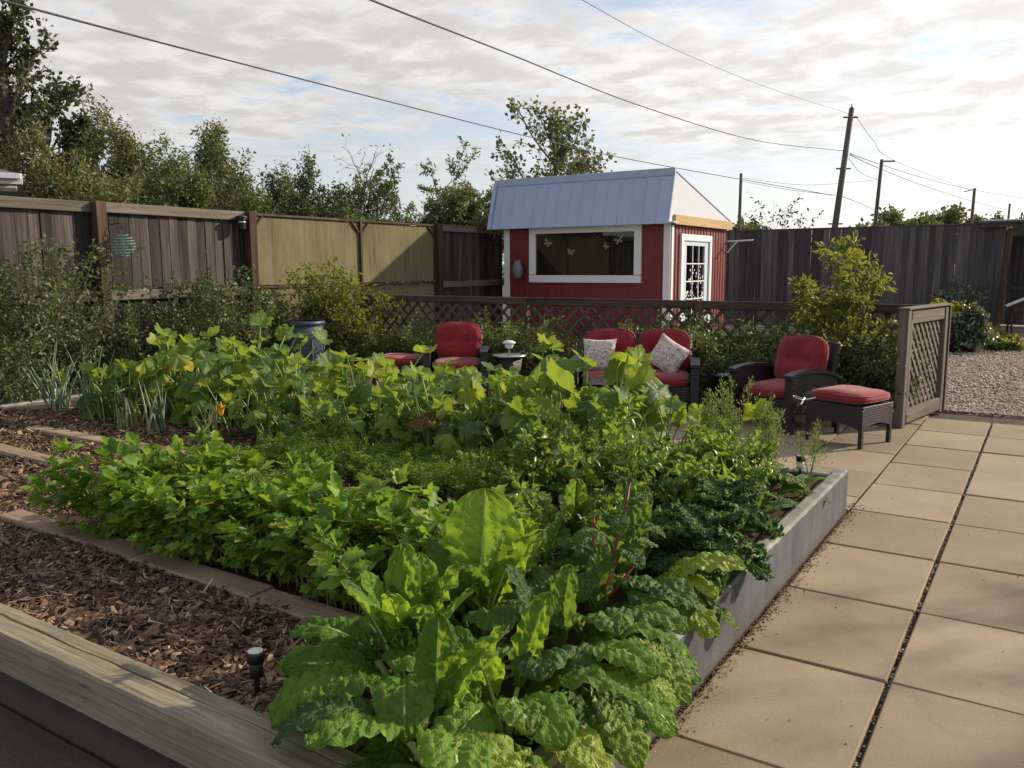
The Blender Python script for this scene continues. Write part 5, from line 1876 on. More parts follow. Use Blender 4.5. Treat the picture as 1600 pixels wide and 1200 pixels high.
onion('tall blue-green onion clump with white bases at the far left', (-7.0, 1.02, ZS), 22, 0.66, 0.42, True, 1)
onion('second tall onion clump leaning beside the squash at left', (-6.55, 1.12, ZS), 22, 0.66, 0.40, False, 2)
onion('short yellowing onion tuft in front of the squash', (-5.42, 0.78, ZS), 20, 0.31, 0.30, False, 3, 0.45)
onion('upright blue-green onion tuft in the middle of the onion row', (-5.05, 0.80, ZS), 15, 0.46, 0.22, False, 4)
onion('thin dry yellow onion tuft nearest the carrots', (-4.25, 0.68, ZS), 12, 0.38, 0.22, False, 5, 0.85)
onion('lone tall onion stalk rising behind the squash leaves', (-6.0, 2.02, ZS), 3, 0.98, 0.25, False, 6)


# ================================================================ CELERY
def celery_mesh(seed):
    rg = np.random.default_rng(seed)
    H = rg.uniform(0.25, 0.40)
    a = R(rg.uniform(62, 84))
    pts = [np.array([0.0, 0, 0])]
    for i in range(7):
        a -= rg.uniform(0.0, 0.05)
        pts.append(pts[-1]+np.array([math.cos(a), rg.normal(0, .05), math.sin(a)])*H/7)
    mb = MB().tube(pts, np.linspace(0.0055, 0.0025, 8), 5)
    V1 = np.concatenate(mb.V)
    F1 = [f for f in mb.F if len(f) == 4]
    C, A, N, L = [], [], [], []
    d = pts[-1]-pts[-2]
    d /= np.linalg.norm(d)
    for j, (t, yl) in enumerate([(0.66, 1), (0.66, -1), (0.84, 1), (0.84, -1), (1.0, 1), (1.0, -1), (1.0, 0)]):
        f = t*7
        i = min(int(f), 6)
        p = pts[i]+(pts[i+1]-pts[i])*(f-i)
        sub = 3
        ax = d*(0.35+0.65*(yl == 0)) + np.array([0.25, yl*0.9, 0.0]) + rg.normal(0, 0.2, 3)
        ax /= np.linalg.norm(ax)
        st = rg.uniform(0.012, 0.03)
        for s in range(sub):
            rot = (s-1)*0.75
            pr = np.array([-ax[1], ax[0], 0.0])
            a2 = ax*math.cos(rot)+pr*math.sin(rot)
            C.append(p+ax*st)
            A.append(a2+np.array([0, 0, rg.normal(0.0, 0.25)]))
            N.append(np.array([0.25, 0, 1.0])+rg.normal(0, 0.35, 3))
            L.append(rg.uniform(0.054, 0.080)*(1.1 if s == 1 else 0.85))
    L = np.array(L)
    V2, F2 = soup(np.array(C), np.array(A), np.array(N), L, L*0.76, JAG)
    tint = np.concatenate([np.full(len(V1), 0.5), np.repeat(rg.random(len(L)), len(JAG[0]))])
    return np_mesh('frond', np.concatenate([V1, V2]), [np.array(F1), F2+len(V1)], [M['celery'], M['strawstem']], tint=tint, midx=[1]*len(F1)+[0]*len(F2))


CE = [celery_mesh(400+k) for k in range(10)]
rc = random.Random(77)
for row, (yy, nn, x0, x1, words) in enumerate([(-0.86, 13, -2.94, -0.92, 'front celery row'), (-0.60, 13, -2.86, -0.80, 'back celery row')]):
    for k in range(nn):
        x = x0+(x1-x0)*k/(nn-1)+rc.gauss(0, 0.03)
        t = thing('celery_plant', 'leafy green celery, %s from the left in the %s' % (ORD[k], words), 'celery', (x, yy+rc.gauss(0, 0.03), ZS), rc.random()*6, 'celery plants in two rows')
        ps = rc.uniform(0.82, 1.2)
        for q in range(rc.randint(17, 23)):
            a = rc.random()*2*PI
            rad = 0.06*rc.random()
            lowf = q % 3 == 0                                     # every third frond is short and leans out
            put_leaf(t, rc.choice(CE), a, rc.uniform(0.25, 0.62) if lowf else rc.uniform(-0.12, 0.3), rc.gauss(0, 0.2), ps*(rc.uniform(0.5, 0.8) if lowf else rc.uniform(0.85, 1.2)),
                     (rad*math.cos(a), rad*math.sin(a), 0), 'frond')
        if row == 0:
            mb = MB()
            for q in range(16):                                   # straw-coloured outer stalks near the ground
                a, b = rc.random()*6.28, rc.random()*6.28
                r1 = 0.04+0.09*rc.random()
                mb.tube([(r1*math.cos(a), r1*math.sin(a), 0), (r1*1.1*math.cos(a)+rc.gauss(0, .02), r1*1.1*math.sin(a)+rc.gauss(0, .02), 0.15+0.1*rc.random())], [0.004, 0.002], 4)
            mb.build('stalks', M['strawstem'], t)
lb = thing('plant_label', 'small white plant tag standing behind the celery row', 'plant tag', (-3.15, -0.32, ZS+0.05), 0.5)
link('tag', MB().box((0, 0, 0.17), (0.045, 0.003, 0.09), 0.001).mesh('tag', M['sticker']), lb)
link('stick', MB().box((0, 0.003, 0.05), (0.012, 0.003, 0.2), 0.001).mesh('stick', M['sticker']), lb)


# ================================================================ CARROTS (uncountable feathery rows)
def feather(name, label, mat, x0, x1, y0, y1, nf, h, seed, per=100):
    rg = np.random.default_rng(seed)
    base = np.stack([x0+(x1-x0)*rg.random(nf), y0+(y1-y0)*rg.random(nf), np.full(nf, ZS)], 1)
    az = rg.random(nf)*2*PI
    le = 0.15+0.75*rg.random(nf)
    H = h*(0.6+0.6*rg.random(nf))
    n = nf*per
    fi = np.repeat(np.arange(nf), per)
    t = 0.30+0.70*rg.random(n)
    bend = le[fi]*t**1.5*1.35
    hor = np.stack([np.cos(az), np.sin(az), np.zeros(nf)], 1)[fi]
    per_ = np.stack([-np.sin(az), np.cos(az), np.zeros(nf)], 1)[fi]
    L = H[fi]
    stem = base[fi]+hor*(L*t*np.sin(bend))[:, None]+np.array([0, 0, 1.0])*(L*t*np.cos(bend*0.8))[:, None]
    wid = 0.30*L*(1.05-t)**0.8
    s = rg.uniform(-1, 1, n)
    pos = stem+per_*(s*wid)[:, None]+hor*(np.abs(s)*wid*0.5)[:, None]+rg.normal(0, 0.006, (n, 3))
    A = per_*np.sign(s)[:, None]*0.7+hor*0.6+rg.normal(0, 0.5, (n, 3))+np.array([0, 0, 0.15])
    N = rg.normal(0, 0.5, (n, 3))+np.array([0, 0, 1.0])
    Ls = 0.020*(0.6+0.9*rg.random(n))
    V, F = soup(pos, A, N, Ls, Ls*0.30, DIAMOND)
    tint = np.clip(np.repeat(rg.random(nf)*0.5, per)+rg.random(n)*0.5, 0, 1)
    o = link(name, np_mesh(name, V, F, mat, tint=np.repeat(tint, 4)))
    return tag(o, label, 'carrots', kind='stuff')


feather('carrot_foliage', 'feathery green carrot tops in front of the squash', M['carrot'], -3.45, -1.45, 0.42, 0.92, 520, 0.20, 61)
feather('carrot_foliage', 'feathery carrot row just behind the celery', M['carrot'], -3.1, -1.75, -0.34, 0.0, 260, 0.17, 62)
feather('dill_foliage', 'pale yellow-green feathery row beside the big chard', M['dill'], -1.95, -0.85, -0.44, -0.04, 260, 0.19, 63)

# ================================================================ CHARD
cm, cs, cl, cdk = M['chard'], M['palestem'], M['chard_lime'], M['chard_dark']
CH_UP = [strip_leaf(500+k, 0.16+0.02*k, 0.33+0.03*(k % 3), 0.145+0.02*(k % 2), R(86), R(58-6*k), fold=0.30-0.12*(k % 2), ruf=0.013, rfreq=4.5+k*0.4, puck=0.011, stem_r=0.009, mats=[cm, cs]) for k in range(4)]
CH_AR = [strip_leaf(520+k, 0.15+0.02*k, 0.34, 0.175, R(72), R(-18-14*k), fold=0.12, ruf=0.012, rfreq=4.5+k*0.4, puck=0.012, stem_r=0.009, droop_edge=0.15, mats=[cm, cs]) for k in range(4)]
CH_DR = [strip_leaf(540+k, 0.12+0.02*k, 0.31, 0.17, R(48-8*k), R(-72), fold=0.05, ruf=0.011, rfreq=5, puck=0.012, stem_r=0.008, droop_edge=0.25, bendp=1.1, mats=[cm, cs]) for k in range(3)]


def kit(mats, src):
    return [remat(m, mats) for m in src]


D_UP, D_AR, D_DR = kit([cdk, cs], CH_UP), kit([cdk, cs], CH_AR), kit([cdk, cs], CH_DR)
R_UP, R_AR, R_DR = kit([cdk, M['redstem']], CH_UP), kit([cdk, M['redstem']], CH_AR), kit([cdk, M['redstem']], CH_DR)
LI_AR, LI_DR = kit([cl, cs], CH_AR), kit([cl, cs], CH_DR)
LR_DR = kit([cl, M['redstem']], CH_DR)


def chard(label, loc, leaves):
    t = thing('chard_plant', label, 'chard', loc, 0, 'chard plants in the raised bed')
    for (me, az, tilt, sc) in leaves:
        a = R(az)
        put_leaf(t, me, a, R(-tilt), random.gauss(0, 0.12), sc, (0.025*math.cos(a), 0.025*math.sin(a), 0))
    return t


random.seed(91)
chard('big bright green chard with crinkled leaves in the front corner', (-0.56, -1.40, ZS), [
    (CH_UP[0], 100, 0, 0.80), (CH_UP[1], 200, 2, 0.84), (CH_UP[2], 290, 3, 0.80), (CH_UP[3], 20, 0, 0.80), (CH_UP[1], 150, 4, 0.88), (CH_UP[2], 245, 0, 0.82), (CH_UP[0], 330, 0, 0.76), (CH_UP[3], 60, 0, 0.85),
    (CH_UP[0], 175, 6, 0.78), (CH_UP[3], 270, 6, 0.74), (CH_UP[1], 315, 6, 0.74), (CH_UP[2], 120, 6, 0.86),
    (CH_AR[0], 225, 0, 0.92), (CH_AR[1], 190, -4, 1.0), (CH_AR[2], 310, 0, 1.0), (CH_AR[0], 345, -4, 0.9), (CH_AR[3], 255, 0, 1.0), (CH_AR[1], 130, 0, 0.85), (CH_AR[2], 275, 0, 0.95), (CH_AR[3], 160, 0, 0.9),
    (CH_DR[0], 205, 0, 1.05), (D_DR[1], 235, 0, 1.0), (CH_DR[2], 300, 5, 1.05), (LI_DR[0], 265, 0, 1.05), (D_AR[2], 175, -5, 0.95), (CH_DR[1], 345, 6, 1.0), (LI_DR[2], 20, 8, 0.9), (D_UP[0], 60, 0, 0.8), (D_UP[2], 220, 0, 0.8), (D_UP[1], 310, 0, 0.75), (LI_AR[1], 215, -4, 0.9)])
chard('bright chard at the very corner drooping over timber and wall', (-0.30, -1.60, ZS), [
    (CH_AR[0], 260, 0, 0.95), (CH_AR[1], 310, 0, 1.0), (CH_DR[0], 340, 8, 1.0), (CH_DR[2], 290, 6, 1.0), (LI_DR[1], 10, 10, 0.95), (CH_UP[3], 40, 0, 0.8), (D_AR[3], 220, 0, 0.95), (D_DR[1], 250, 6, 1.0), (CH_UP[1], 120, 0, 0.75), (LI_AR[2], 330, 0, 0.95)])
chard('chard behind the front corner with one huge upright glowing leaf', (-0.62, -0.96, ZS), [
    (strip_leaf(580, 0.20, 0.42, 0.30, R(88), R(76), fold=0.14, ruf=0.014, rfreq=4, puck=0.009, stem_r=0.011, mats=[cm, cs]), 120, 0, 0.92),
    (strip_leaf(581, 0.16, 0.36, 0.24, R(86), R(68), fold=0.22, ruf=0.016, rfreq=4, puck=0.010, stem_r=0.010, mats=[cm, cs]), 15, 0, 0.9),
    (CH_UP[2], 60, 0, 0.85), (D_UP[1], 180, 0, 0.8), (D_AR[0], 320, 0, 1.0), (D_AR[2], 265, 0, 1.0), (D_DR[0], 230, 0, 0.95), (R_AR[1], 0, 0, 0.95), (CH_UP[0], 330, 0, 0.8), (D_UP[3], 280, 0, 0.8)])
chard('lush chard packed against the wall right of the big bright one', (-0.24, -1.36, ZS), [
    (CH_AR[0], 200, 0, 0.9), (CH_AR[1], 330, 0, 0.95), (CH_AR[2], 20, 0, 0.9), (LI_DR[0], 350, 8, 1.0), (CH_DR[1], 310, 6, 1.0), (CH_UP[2], 90, 0, 0.72), (CH_UP[0], 170, 0, 0.72), (CH_AR[3], 280, 0, 0.9), (LI_AR[0], 310, 0, 0.9), (D_AR[1], 240, 0, 0.85), (CH_UP[3], 290, 0, 0.7), (R_AR[0], 60, 0, 0.8)])
chard('dark chard with red stalks spilling over the concrete wall', (-0.25, -1.05, ZS), [
    (R_AR[0], 300, 0, 0.95), (CH_AR[1], 345, 0, 0.95), (CH_AR[2], 20, 0, 0.95), (R_DR[0], 320, 5, 1.0), (CH_DR[1], 0, 8, 1.0), (LI_DR[2], 335, 12, 1.0), (R_UP[0], 90, 0, 0.8),
    (R_UP[1], 200, 0, 0.8), (D_AR[3], 240, 0, 0.9), (D_DR[2], 275, 5, 0.95), (LI_DR[1], 20, 12, 0.95), (D_AR[1], 60, 0, 0.85), (D_DR[0], 345, 10, 0.95)])
chard('dark glossy chard with a torn lime leaf hanging over the wall', (-0.28, -0.74, ZS), [
    (R_AR[0], 310, 0, 0.9), (R_AR[1], 350, 0, 0.9), (D_AR[2], 30, 0, 0.9), (LR_DR[0], 335, 10, 1.0), (D_DR[1], 5, 8, 0.95), (LR_DR[2], 345, 12, 0.95), (D_AR[0], 270, 0, 0.85),
    (R_AR[3], 180, 0, 0.85), (D_AR[1], 230, 0, 0.85), (D_DR[2], 290, 5, 0.9), (D_AR[2], 90, 0, 0.8), (D_UP[0], 130, 0, 0.75)])
chard('chard with a lime leaf arching over the wall below the kale', (-0.28, -0.36, ZS), [
    (LI_AR[0], 5, 0, 1.05), (LR_DR[0], 345, 12, 0.95), (R_AR[2], 320, 0, 0.95), (D_AR[1], 45, 0, 0.9), (D_UP[2], 120, 0, 0.8), (R_UP[0], 240, 0, 0.8), (D_DR[0], 280, 5, 0.95),
    (D_AR[0], 180, 0, 0.9), (D_DR[2], 30, 8, 0.9), (LI_AR[1], 340, 0, 0.85), (D_AR[3], 300, 0, 0.9)])
chard('dark chard filling the middle of the bed behind the glowing leaf', (-0.70, -0.42, ZS), [
    (D_UP[0], 10, 0, 0.85), (D_AR[1], 60, 0, 0.85), (D_AR[2], 130, 0, 0.85), (D_DR[0], 200, 0, 0.85), (R_AR[0], 260, 0, 0.85), (D_AR[3], 310, 0, 0.9), (D_UP[3], 170, 0, 0.8), (CH_AR[0], 340, 0, 0.85), (CH_UP[1], 290, 0, 0.75)])
chard('low dark chard between the red bolting stem and the kale', (-0.50, 0.08, ZS), [
    (D_AR[0], 0, 0, 0.85), (R_AR[1], 70, 0, 0.8), (D_AR[2], 140, 0, 0.8), (D_DR[0], 220, 0, 0.85), (R_AR[3], 280, 0, 0.9), (D_DR[1], 330, 0, 0.85), (D_UP[0], 100, 0, 0.75), (CH_AR[1], 300, 0, 0.8), (CH_AR[2], 250, 0, 0.75)])
chard('small dark chard hidden among the bolting stems', (-1.0, 0.25, ZS), [
    (D_AR[0], 30, 0, 0.8), (R_AR[1], 100, 0, 0.8), (D_AR[2], 170, 0, 0.8), (D_DR[0], 240, 0, 0.85), (R_AR[3], 300, 0, 0.8)])


# ================================================================ BOLTING CHARD (tall seed stems)
def bolt_branch(seed, H, stem, n, leaf_l, red=False):
    rg = np.random.default_rng(seed)
    pts = [np.array([0.0, 0, 0])]
    a = R(84)
    for i in range(9):
        a -= rg.uniform(-0.02, 0.09)
        pts.append(pts[-1]+np.array([math.cos(a), rg.normal(0, 0.08), math.sin(a)])*H/9)
    mb = MB().tube(pts, np.linspace(0.008, 0.0022, 10), 6)
    sub = []
    for k in range(7):
        i = 2+k
        p = pts[min(i, 8)]
        az = rg.random()*6.28
        d = np.array([math.cos(az)*0.75, math.sin(az)*0.75, 0.65])
        l = H*0.30*(1.15-0.08*k)
        q = [p+d*l*s+np.array([0, 0, 0.25*l*s*s]) for s in (0, 0.35, 0.7, 1)]
        mb.tube(q, [0.0035, 0.003, 0.002, 0.001], 4)
        sub.append(q)
    V1 = np.concatenate(mb.V)
    F1 = [f for f in mb.F if len(f) == 4]
    lines = [np.array(pts[2:])]+[np.array(s) for s in sub]
    C, A, N, L = [], [], [], []
    for li, ln in enumerate(lines):
        m = n if li == 0 else n
        for k in range(m):
            f = rg.random()*(len(ln)-1.001)
            i = int(f)
            p = ln[i]+(ln[i+1]-ln[i])*(f-i)
            d = unit(ln[i+1]-ln[i])
            ax = d*0.45+rg.normal(0, 0.75, 3)+np.array([0, 0, 0.15])
            C.append(p)
            A.append(ax)
            N.append(rg.normal(0, 0.5, 3)+np.array([0.2, 0.2, 1.0]))
            tt = f/(len(ln)-1)
            L.append(leaf_l*(1.35-0.95*tt)*(0.55+0.8*rg.random())*(1.0 if li == 0 else 0.72))
    L = np.array(L)
    V2, F2 = soup(np.array(C), np.array(A), np.array(N), L, L*0.52, LEAF8)
    tint = np.concatenate([np.full(len(V1), .5), np.repeat(rg.random(len(L)), 8)])
    return np_mesh('branch', np.concatenate([V1, V2]), [np.array(F1), F2+len(V1)], [M['bolt'], stem], tint=tint, midx=[1]*len(F1)+[0]*len(F2))


BB = [bolt_branch(700+k, 0.42+0.04*k, M['darkredstem'] if k % 3 == 0 else M['greenstem'], 11, 0.094) for k in range(6)]
rb = random.Random(17)
BOLT = [(-1.42, 0.62, 0.80, 'bolting chard with a long reddish branch leaning left over the carrots'),
        (-1.20, 1.05, 1.00, 'bolting chard with pale seed spikes below the squash'),
        (-0.98, 0.68, 0.90, 'leafy bolting chard in the middle of the bed'),
        (-0.80, 1.15, 0.95, 'bolting chard beneath the lime squash leaves'),
        (-0.58, 0.60, 0.86, 'bolting chard with a horizontal red stem behind the kale'),
        (-0.52, 1.10, 0.80, 'low bolting chard behind the upper kale'),
        (-0.78, 0.05, 0.80, 'bolting chard just right of the glowing chard leaf'),
        (-0.42, 1.50, 0.72, 'small bolting chard near the lacy seed spikes')]
for (x, y, s, lab) in BOLT:
    t = thing('bolting_chard', lab, 'chard', (x, y, ZS), 0, 'bolting chard plants')
    for k in range(9):
        az = rb.random()*2*PI
        put_leaf(t, rb.choice(BB), az, rb.uniform(0.0, 0.62), rb.gauss(0, 0.2), s*rb.uniform(0.8, 1.15), (0.03*math.cos(az), 0.03*math.sin(az), 0), 'branch')
    for k in range(9):
        put_leaf(t, rb.choice(D_AR+R_AR+R_UP+CH_AR), rb.random()*6.28, rb.uniform(-0.1, .2), 0, rb.uniform(0.55, 0.82))
# the tall dark red stem
rt2 = thing('red_chard_stem', 'tall dark red bolting chard stem with a rusty leafy tip', 'chard', (-0.36, -0.60, ZS), 0, 'bolting chard plants')
axis = [np.array([0.0, 0, 0]), np.array([0.02, 0.05, 0.12]), np.array([0.035, 0.11, 0.26]), np.array([0.05, 0.17, 0.40]), np.array([0.05, 0.22, 0.52])]
MB().tube(axis, [0.012, 0.011, 0.009, 0.007, 0.004], 8).build('stem', M['darkredstem'], rt2, True)
for k in range(16):
    f = 0.8+3.1*k/16
    i = int(f)
    p = axis[i]+(axis[i+1]-axis[i])*(f-i)
    put_leaf(rt2, rb.choice(R_AR), k*2.4, rb.uniform(-0.1, 0.3), 0, 0.62-0.025*k, tuple(p))
for k in range(10):
    p = axis[-1]
    put_leaf(rt2, rb.choice(R_UP), k*2.4, rb.uniform(0.0, 0.9), 0, 0.20, tuple(p))
for k, (az, l) in enumerate(((2.0, 0.20), (0.2, 0.16), (1.2, 0.15), (-0.6, 0.15))):
    MB().tube([(0, 0, 0.03), (l*0.5*math.cos(az), l*0.5*math.sin(az), 0.15+0.06*(k == 0)), (l*math.cos(az), l*math.sin(az), 0.27+0.1*(k == 0))], [0.007, 0.006, 0.0045], 6).build('stalk', M['redstem'], rt2, True)

# ================================================================ KALE
KA = [strip_leaf(800+k, 0.09+0.02*(k % 3), 0.17+0.015*k, 0.15, R(62-8*k), R(-30-10*k), n=60, m=15, fold=0.1, ruf=0.012, rfreq=9, puck=0.004, stem_r=0.005,
                 mats=[M['kale'], M['greenstem']], noise_amp=0.036, noise_f=85.0, wfun=lambda t: (math.sin(PI*min(1, t*0.9+0.1)**0.9))**0.5) for k in range(5)]
rk = random.Random(5)
for (x, y, s, n, lab) in [(-0.14, -0.02, 1.12, 24, 'curly dark kale hanging over the concrete wall, nearest one'), (-0.24, 0.48, 1.08, 24, 'curly dark kale just behind the one over the wall'),
                          (-0.60, 0.84, 0.80, 14, 'curly kale half hidden among the bolting chard')]:
    t = thing('kale_plant', lab, 'kale', (x, y, ZS), 0, 'curly kale plants')
    for k in range(n):
        az = k*2.4+rk.gauss(0, 0.2)
        put_leaf(t, KA[k % 5], az, -0.85*(k/n)+0.10, rk.gauss(0, 0.2), s*rk.uniform(0.85, 1.1)*(1.05-0.2*k/n), (0, 0, 0.05+0.10*k/n))

# ================================================================ BROAD SMOOTH LEAVES AND LACY SPIKES AT THE FAR END
SM = [strip_leaf(850+k, 0.06, 0.20, 0.105, R(50-14*k), R(-14-10*k), fold=0.25, ruf=0.006, rfreq=2.5, puck=0.002, stem_r=0.005, mats=[M['chard_dark'], cs]) for k in range(3)]
for (x, y, n, s, lab) in [(-0.24, 1.02, 9, 1.0, 'smooth broad leaved green plant between the kale and the liner'), (-0.52, 1.62, 9, 1.25, 'large smooth leaved plant in front of the lacy spikes'), (-0.30, 1.42, 8, 1.15, 'smooth leaved plant with glossy leaves beside the black liner'), (-0.17, 1.62, 6, 0.85, 'small upright leafy plant growing over the wall top')]:
    t = thing('leafy_green', lab, 'vegetable', (x, y, ZS), 0)
    for k in range(n):
        put_leaf(t, SM[k % 3], k*2.4+0.5, rk.uniform(-0.45, 0.1), rk.gauss(0, 0.15), s*rk.uniform(0.8, 1.15))


def lacy(label, loc, n, h, seed, lean=0.35):
    rg = np.random.default_rng(seed)
    t = thing('lettuce_gone_to_seed', label, 'vegetable', loc)
    for q in range(n):
        az = rg.random()*6.28
        le = lean*rg.random()
        H = h*rg.uniform(0.6, 1.0)
        d = np.array([math.sin(le)*math.cos(az), math.sin(le)*math.sin(az), math.cos(le)])
        pts = [d*H*s+np.array([0, 0, 0])+rg.normal(0, 0.008, 3)*s for s in np.linspace(0, 1, 6)]
        mb = MB().tube(pts, np.linspace(0.005, 0.0015, 6), 5)
        C, A, L = [], [], []
        for k in range(150):
            s = 0.25+0.75*rg.random()
            p = d*H*s
            off = rg.normal(0, 1, 3)*0.055*(1.1-s)
            off[2] = abs(off[2])*1.5
            C.append(p+off)
            A.append(off/np.linalg.norm(off)+np.array([0, 0, 0.9]))
            L.append(rg.uniform(0.012, 0.028))
        L = np.array(L)
        V1 = np.concatenate(mb.V)
        F1 = [f for f in mb.F if len(f) == 4]
        V2, F2 = soup(np.array(C), np.array(A), rg.normal(0, 1, (len(C), 3)), L, L*0.38, DIAMOND)
        tint = np.concatenate([np.full(len(V1), .5), np.repeat(rg.random(len(L)), 4)])
        link('seed_spike', np_mesh('seed_spike', np.concatenate([V1, V2]), [np.array(F1), F2+len(V1)], [M['lacy'], M['greenstem']], tint=tint, midx=[1]*len(F1)+[0]*len(F2)), t)


lacy('tall lacy seed spikes in front of the right armchair', (-0.66, 1.86, ZS), 12, 0.66, 1, 0.30)
lacy('second lacy seed plant beside the ornament stake', (-0.42, 1.88, ZS), 8, 0.58, 2, 0.28)
lacy('third lacy seed plant nearest the bolting chard', (-0.86, 1.98, ZS), 9, 0.55, 4, 0.30)
lacy('small lacy spike leaning over the far wall corner', (-0.20, 2.06, ZS), 3, 0.40, 3, 0.35)
put_leaf(bpy.data.objects['squash_plant'] if False else thing('squash_seedling', 'bright yellow-green jagged leaf rising between the lacy spikes', 'squash plant', (-0.60, 1.95, ZS)), remat(SQ[9], [M['chard_lime'], M['greenstem']]), -0.6, 0, 0, 1.0)

# ================================================================ BUSHES ALONG THE FENCES
BUSHP = dict(max=2, seg=[5, 4, 3], wob=[0.12, 0.16, 0.2], trop=[0.03, 0.05, 0.04], nch=[8, 6], t0=[0.18, 0.15], ang=[0.75, 0.8], ratio=[0.55, 0.55], tl=0.35, l0=0.85)
HEDP = dict(BUSHP, nch=[9, 6], t0=[0.1, 0.1], ang=[0.85, 0.85])
BUSH = [
    ('loose grey-green bush against the fence at the left edge', (-8.35, 1.55), 1.80, 8, 0.62, 'bush', 301),
    ('sparse grey-green bush below the teal wind spinner', (-8.45, 2.75), 1.35, 7, 0.75, 'bush', 302),
    ('low dark bush at the far left end of the bed', (-8.05, 0.75), 1.15, 8, 0.8, 'bush', 303),
    ('large dark green bush against the boards left of the bin', (-8.40, 4.02), 1.72, 10, 0.70, 'bush', 304),
    ('dark bush between the spinner post and the squash', (-8.25, 3.35), 1.15, 8, 0.8, 'bush', 305),
    ('dark bush in front of the left plywood panel', (-8.45, 5.35), 1.25, 8, 0.75, 'bush', 306)]
for lab, (x, y), h, st, spr, mt, sd_ in BUSH:
    woody('shrub', lab, 'bush', (x, y, -0.03), sd_, BUSHP, DIAMOND, M[mt], h, st, spr, 0.014, 'shrubs along the fences', per=17, size=0.050, asp=0.55, base_r=0.18, off=0.03, part='foliage', twigs=False)
woody('golden_shrub', 'yellow-green leafy shrub in front of the plywood beside the bin', 'bush', (-7.75, 5.72, -0.03), 311, dict(BUSHP, trop=[0.10, 0.06, 0.03], nch=[8, 5]), LEAF8, M['gold'], 1.55, 7, 0.36, 0.014, 'shrubs along the fences',
      per=13, size=0.075, asp=0.42, base_r=0.15, off=0.03, part='foliage', twigs=False, tint_h=1.25)
HEDGE = [
    ('dense green hedge shrub behind the left footstool', (-7.05, 5.95), 0.78, 'hedge', 321), ('hedge shrub directly behind the left armchair', (-6.35, 6.05), 0.76, 'hedge', 322),
    ('hedge shrub behind the round side table', (-5.65, 6.05), 0.78, 'hedge', 323), ('pointed taller hedge shrub left of the loveseat', (-4.65, 6.0), 0.95, 'hedge', 324),
    ('small hedge shrub behind the loveseat', (-3.75, 6.15), 0.66, 'hedge', 325), ('tall hedge shrub at the right arm of the loveseat', (-2.65, 6.05), 0.98, 'hedge', 326),
    ('wide hedge shrub between loveseat and right armchair', (-1.95, 6.0), 0.92, 'hedge', 327), ('hedge shrub directly behind the right armchair', (-1.30, 6.05), 0.86, 'hedge', 328),
    ('dark low hedge shrub beside the grey lattice panel', (-0.55, 5.85), 0.85, 'bush', 329)]
for lab, (x, y), h, mt, sd_ in HEDGE:
    woody('hedge_shrub', lab, 'bush', (x, y, -0.03), sd_, HEDP, DIAMOND, M[mt], h, 11, 0.72, 0.011, 'hedge shrubs along the lattice', per=15, size=0.044, asp=0.55, base_r=0.22, off=0.028, part='foliage', twigs=False)
woody('golden_shrub', 'tall young shrub with golden top leaves beside the lattice panel', 'bush', (-0.74, 6.05, -0.03), 345, dict(BUSHP, trop=[0.12, 0.03, 0.0], t0=[0.30, 0.25], nch=[8, 5], ratio=[0.38, 0.5], wob=[0.08, 0.14, 0.2]), LEAF8, M['gold'], 1.80, 4, 0.22, 0.016,
      'shrubs along the fences', per=18, size=0.078, asp=0.38, base_r=0.12, off=0.03, part='foliage', twigs=False, tint_h=1.15)
# potted plants and weeds by the back fence
for k, (x, y, lab) in enumerate([(-0.52, 13.7, 'black pot with a silvery leafy plant, left of the pair'), (-0.22, 13.75, 'black pot with a leafy plant nearest the gravel')]):
    t = woody('potted_plant', lab, 'potted plant', (x, y, -0.03), 351+k, dict(BUSHP, l0=1.0), LEAF8, M['pot_leaf'], 0.62, 5, 0.22, 0.01, 'potted plants by the back fence', per=9, size=0.09, asp=0.5, base_r=0.05, part='foliage', twigs=False)
    MB().lathe([(0, 0), (0.11, 0), (0.145, 0.27), (0.16, 0.275), (0.16, 0.31), (0.145, 0.31), (0.14, 0.27), (0, 0.26)], n=20).build('pot', M['blackplastic'], t, True)
woody('golden_potted_plant', 'round yellow-green plant rising above the black pots', 'potted plant', (-0.46, 14.15, -0.03), 355, dict(BUSHP, t0=[0.7, 0.3]), LEAF8, M['gold'], 0.86, 4, 0.16, 0.01, None, per=10, size=0.09, asp=0.45, part='foliage', twigs=False)
for k, (x, y, s, lab) in enumerate([(-0.10, 15.2, 0.42, 'green weed clump at the foot of the dark fence'), (0.22, 14.7, 0.34, 'low yellow-green weed on the gravel right of the pots')]):
    woody('weed_clump', lab, 'weed', (x, y, -0.03), 361+k, BUSHP, LEAF8, M['gold'], s, 7, 0.95, 0.006, None, per=7, size=0.10, asp=0.45, base_r=0.15, part='foliage', twigs=False)
woody('fence_vine', 'grey leafy shrub growing against the dark back fence', 'bush', (-0.95, 18.6, -0.03), 364, BUSHP, LEAF8, M['pot_leaf'], 1.15, 4, 0.4, 0.01, None, per=4, size=0.09, asp=0.5, base_r=0.15, part='foliage', twigs=False)

# ================================================================ TREES
TREEP = dict(max=3, seg=[7, 6, 5, 3], wob=[0.06, 0.12, 0.16, 0.2], trop=[0.05, 0.06, 0.05, 0.03], nch=[11, 6, 5], t0=[0.22, 0.2, 0.15], ang=[0.75, 0.7, 0.7], ratio=[0.48, 0.5, 0.5], tl=0.45, l0=0.95)


def tree(name, label, px_, dist, ytop, P, mat, seed, **kw):
    g = at(px_, 410, dist)
    zt = CAM_C[2]+dist*ray(px_, ytop)[2]
    return woody(name, label, 'tree', (g[0], g[1], -0.07), seed, P, kw.pop('leaf', DIAMOND), M[mat], zt*kw.pop('hs', 0.84), **kw)


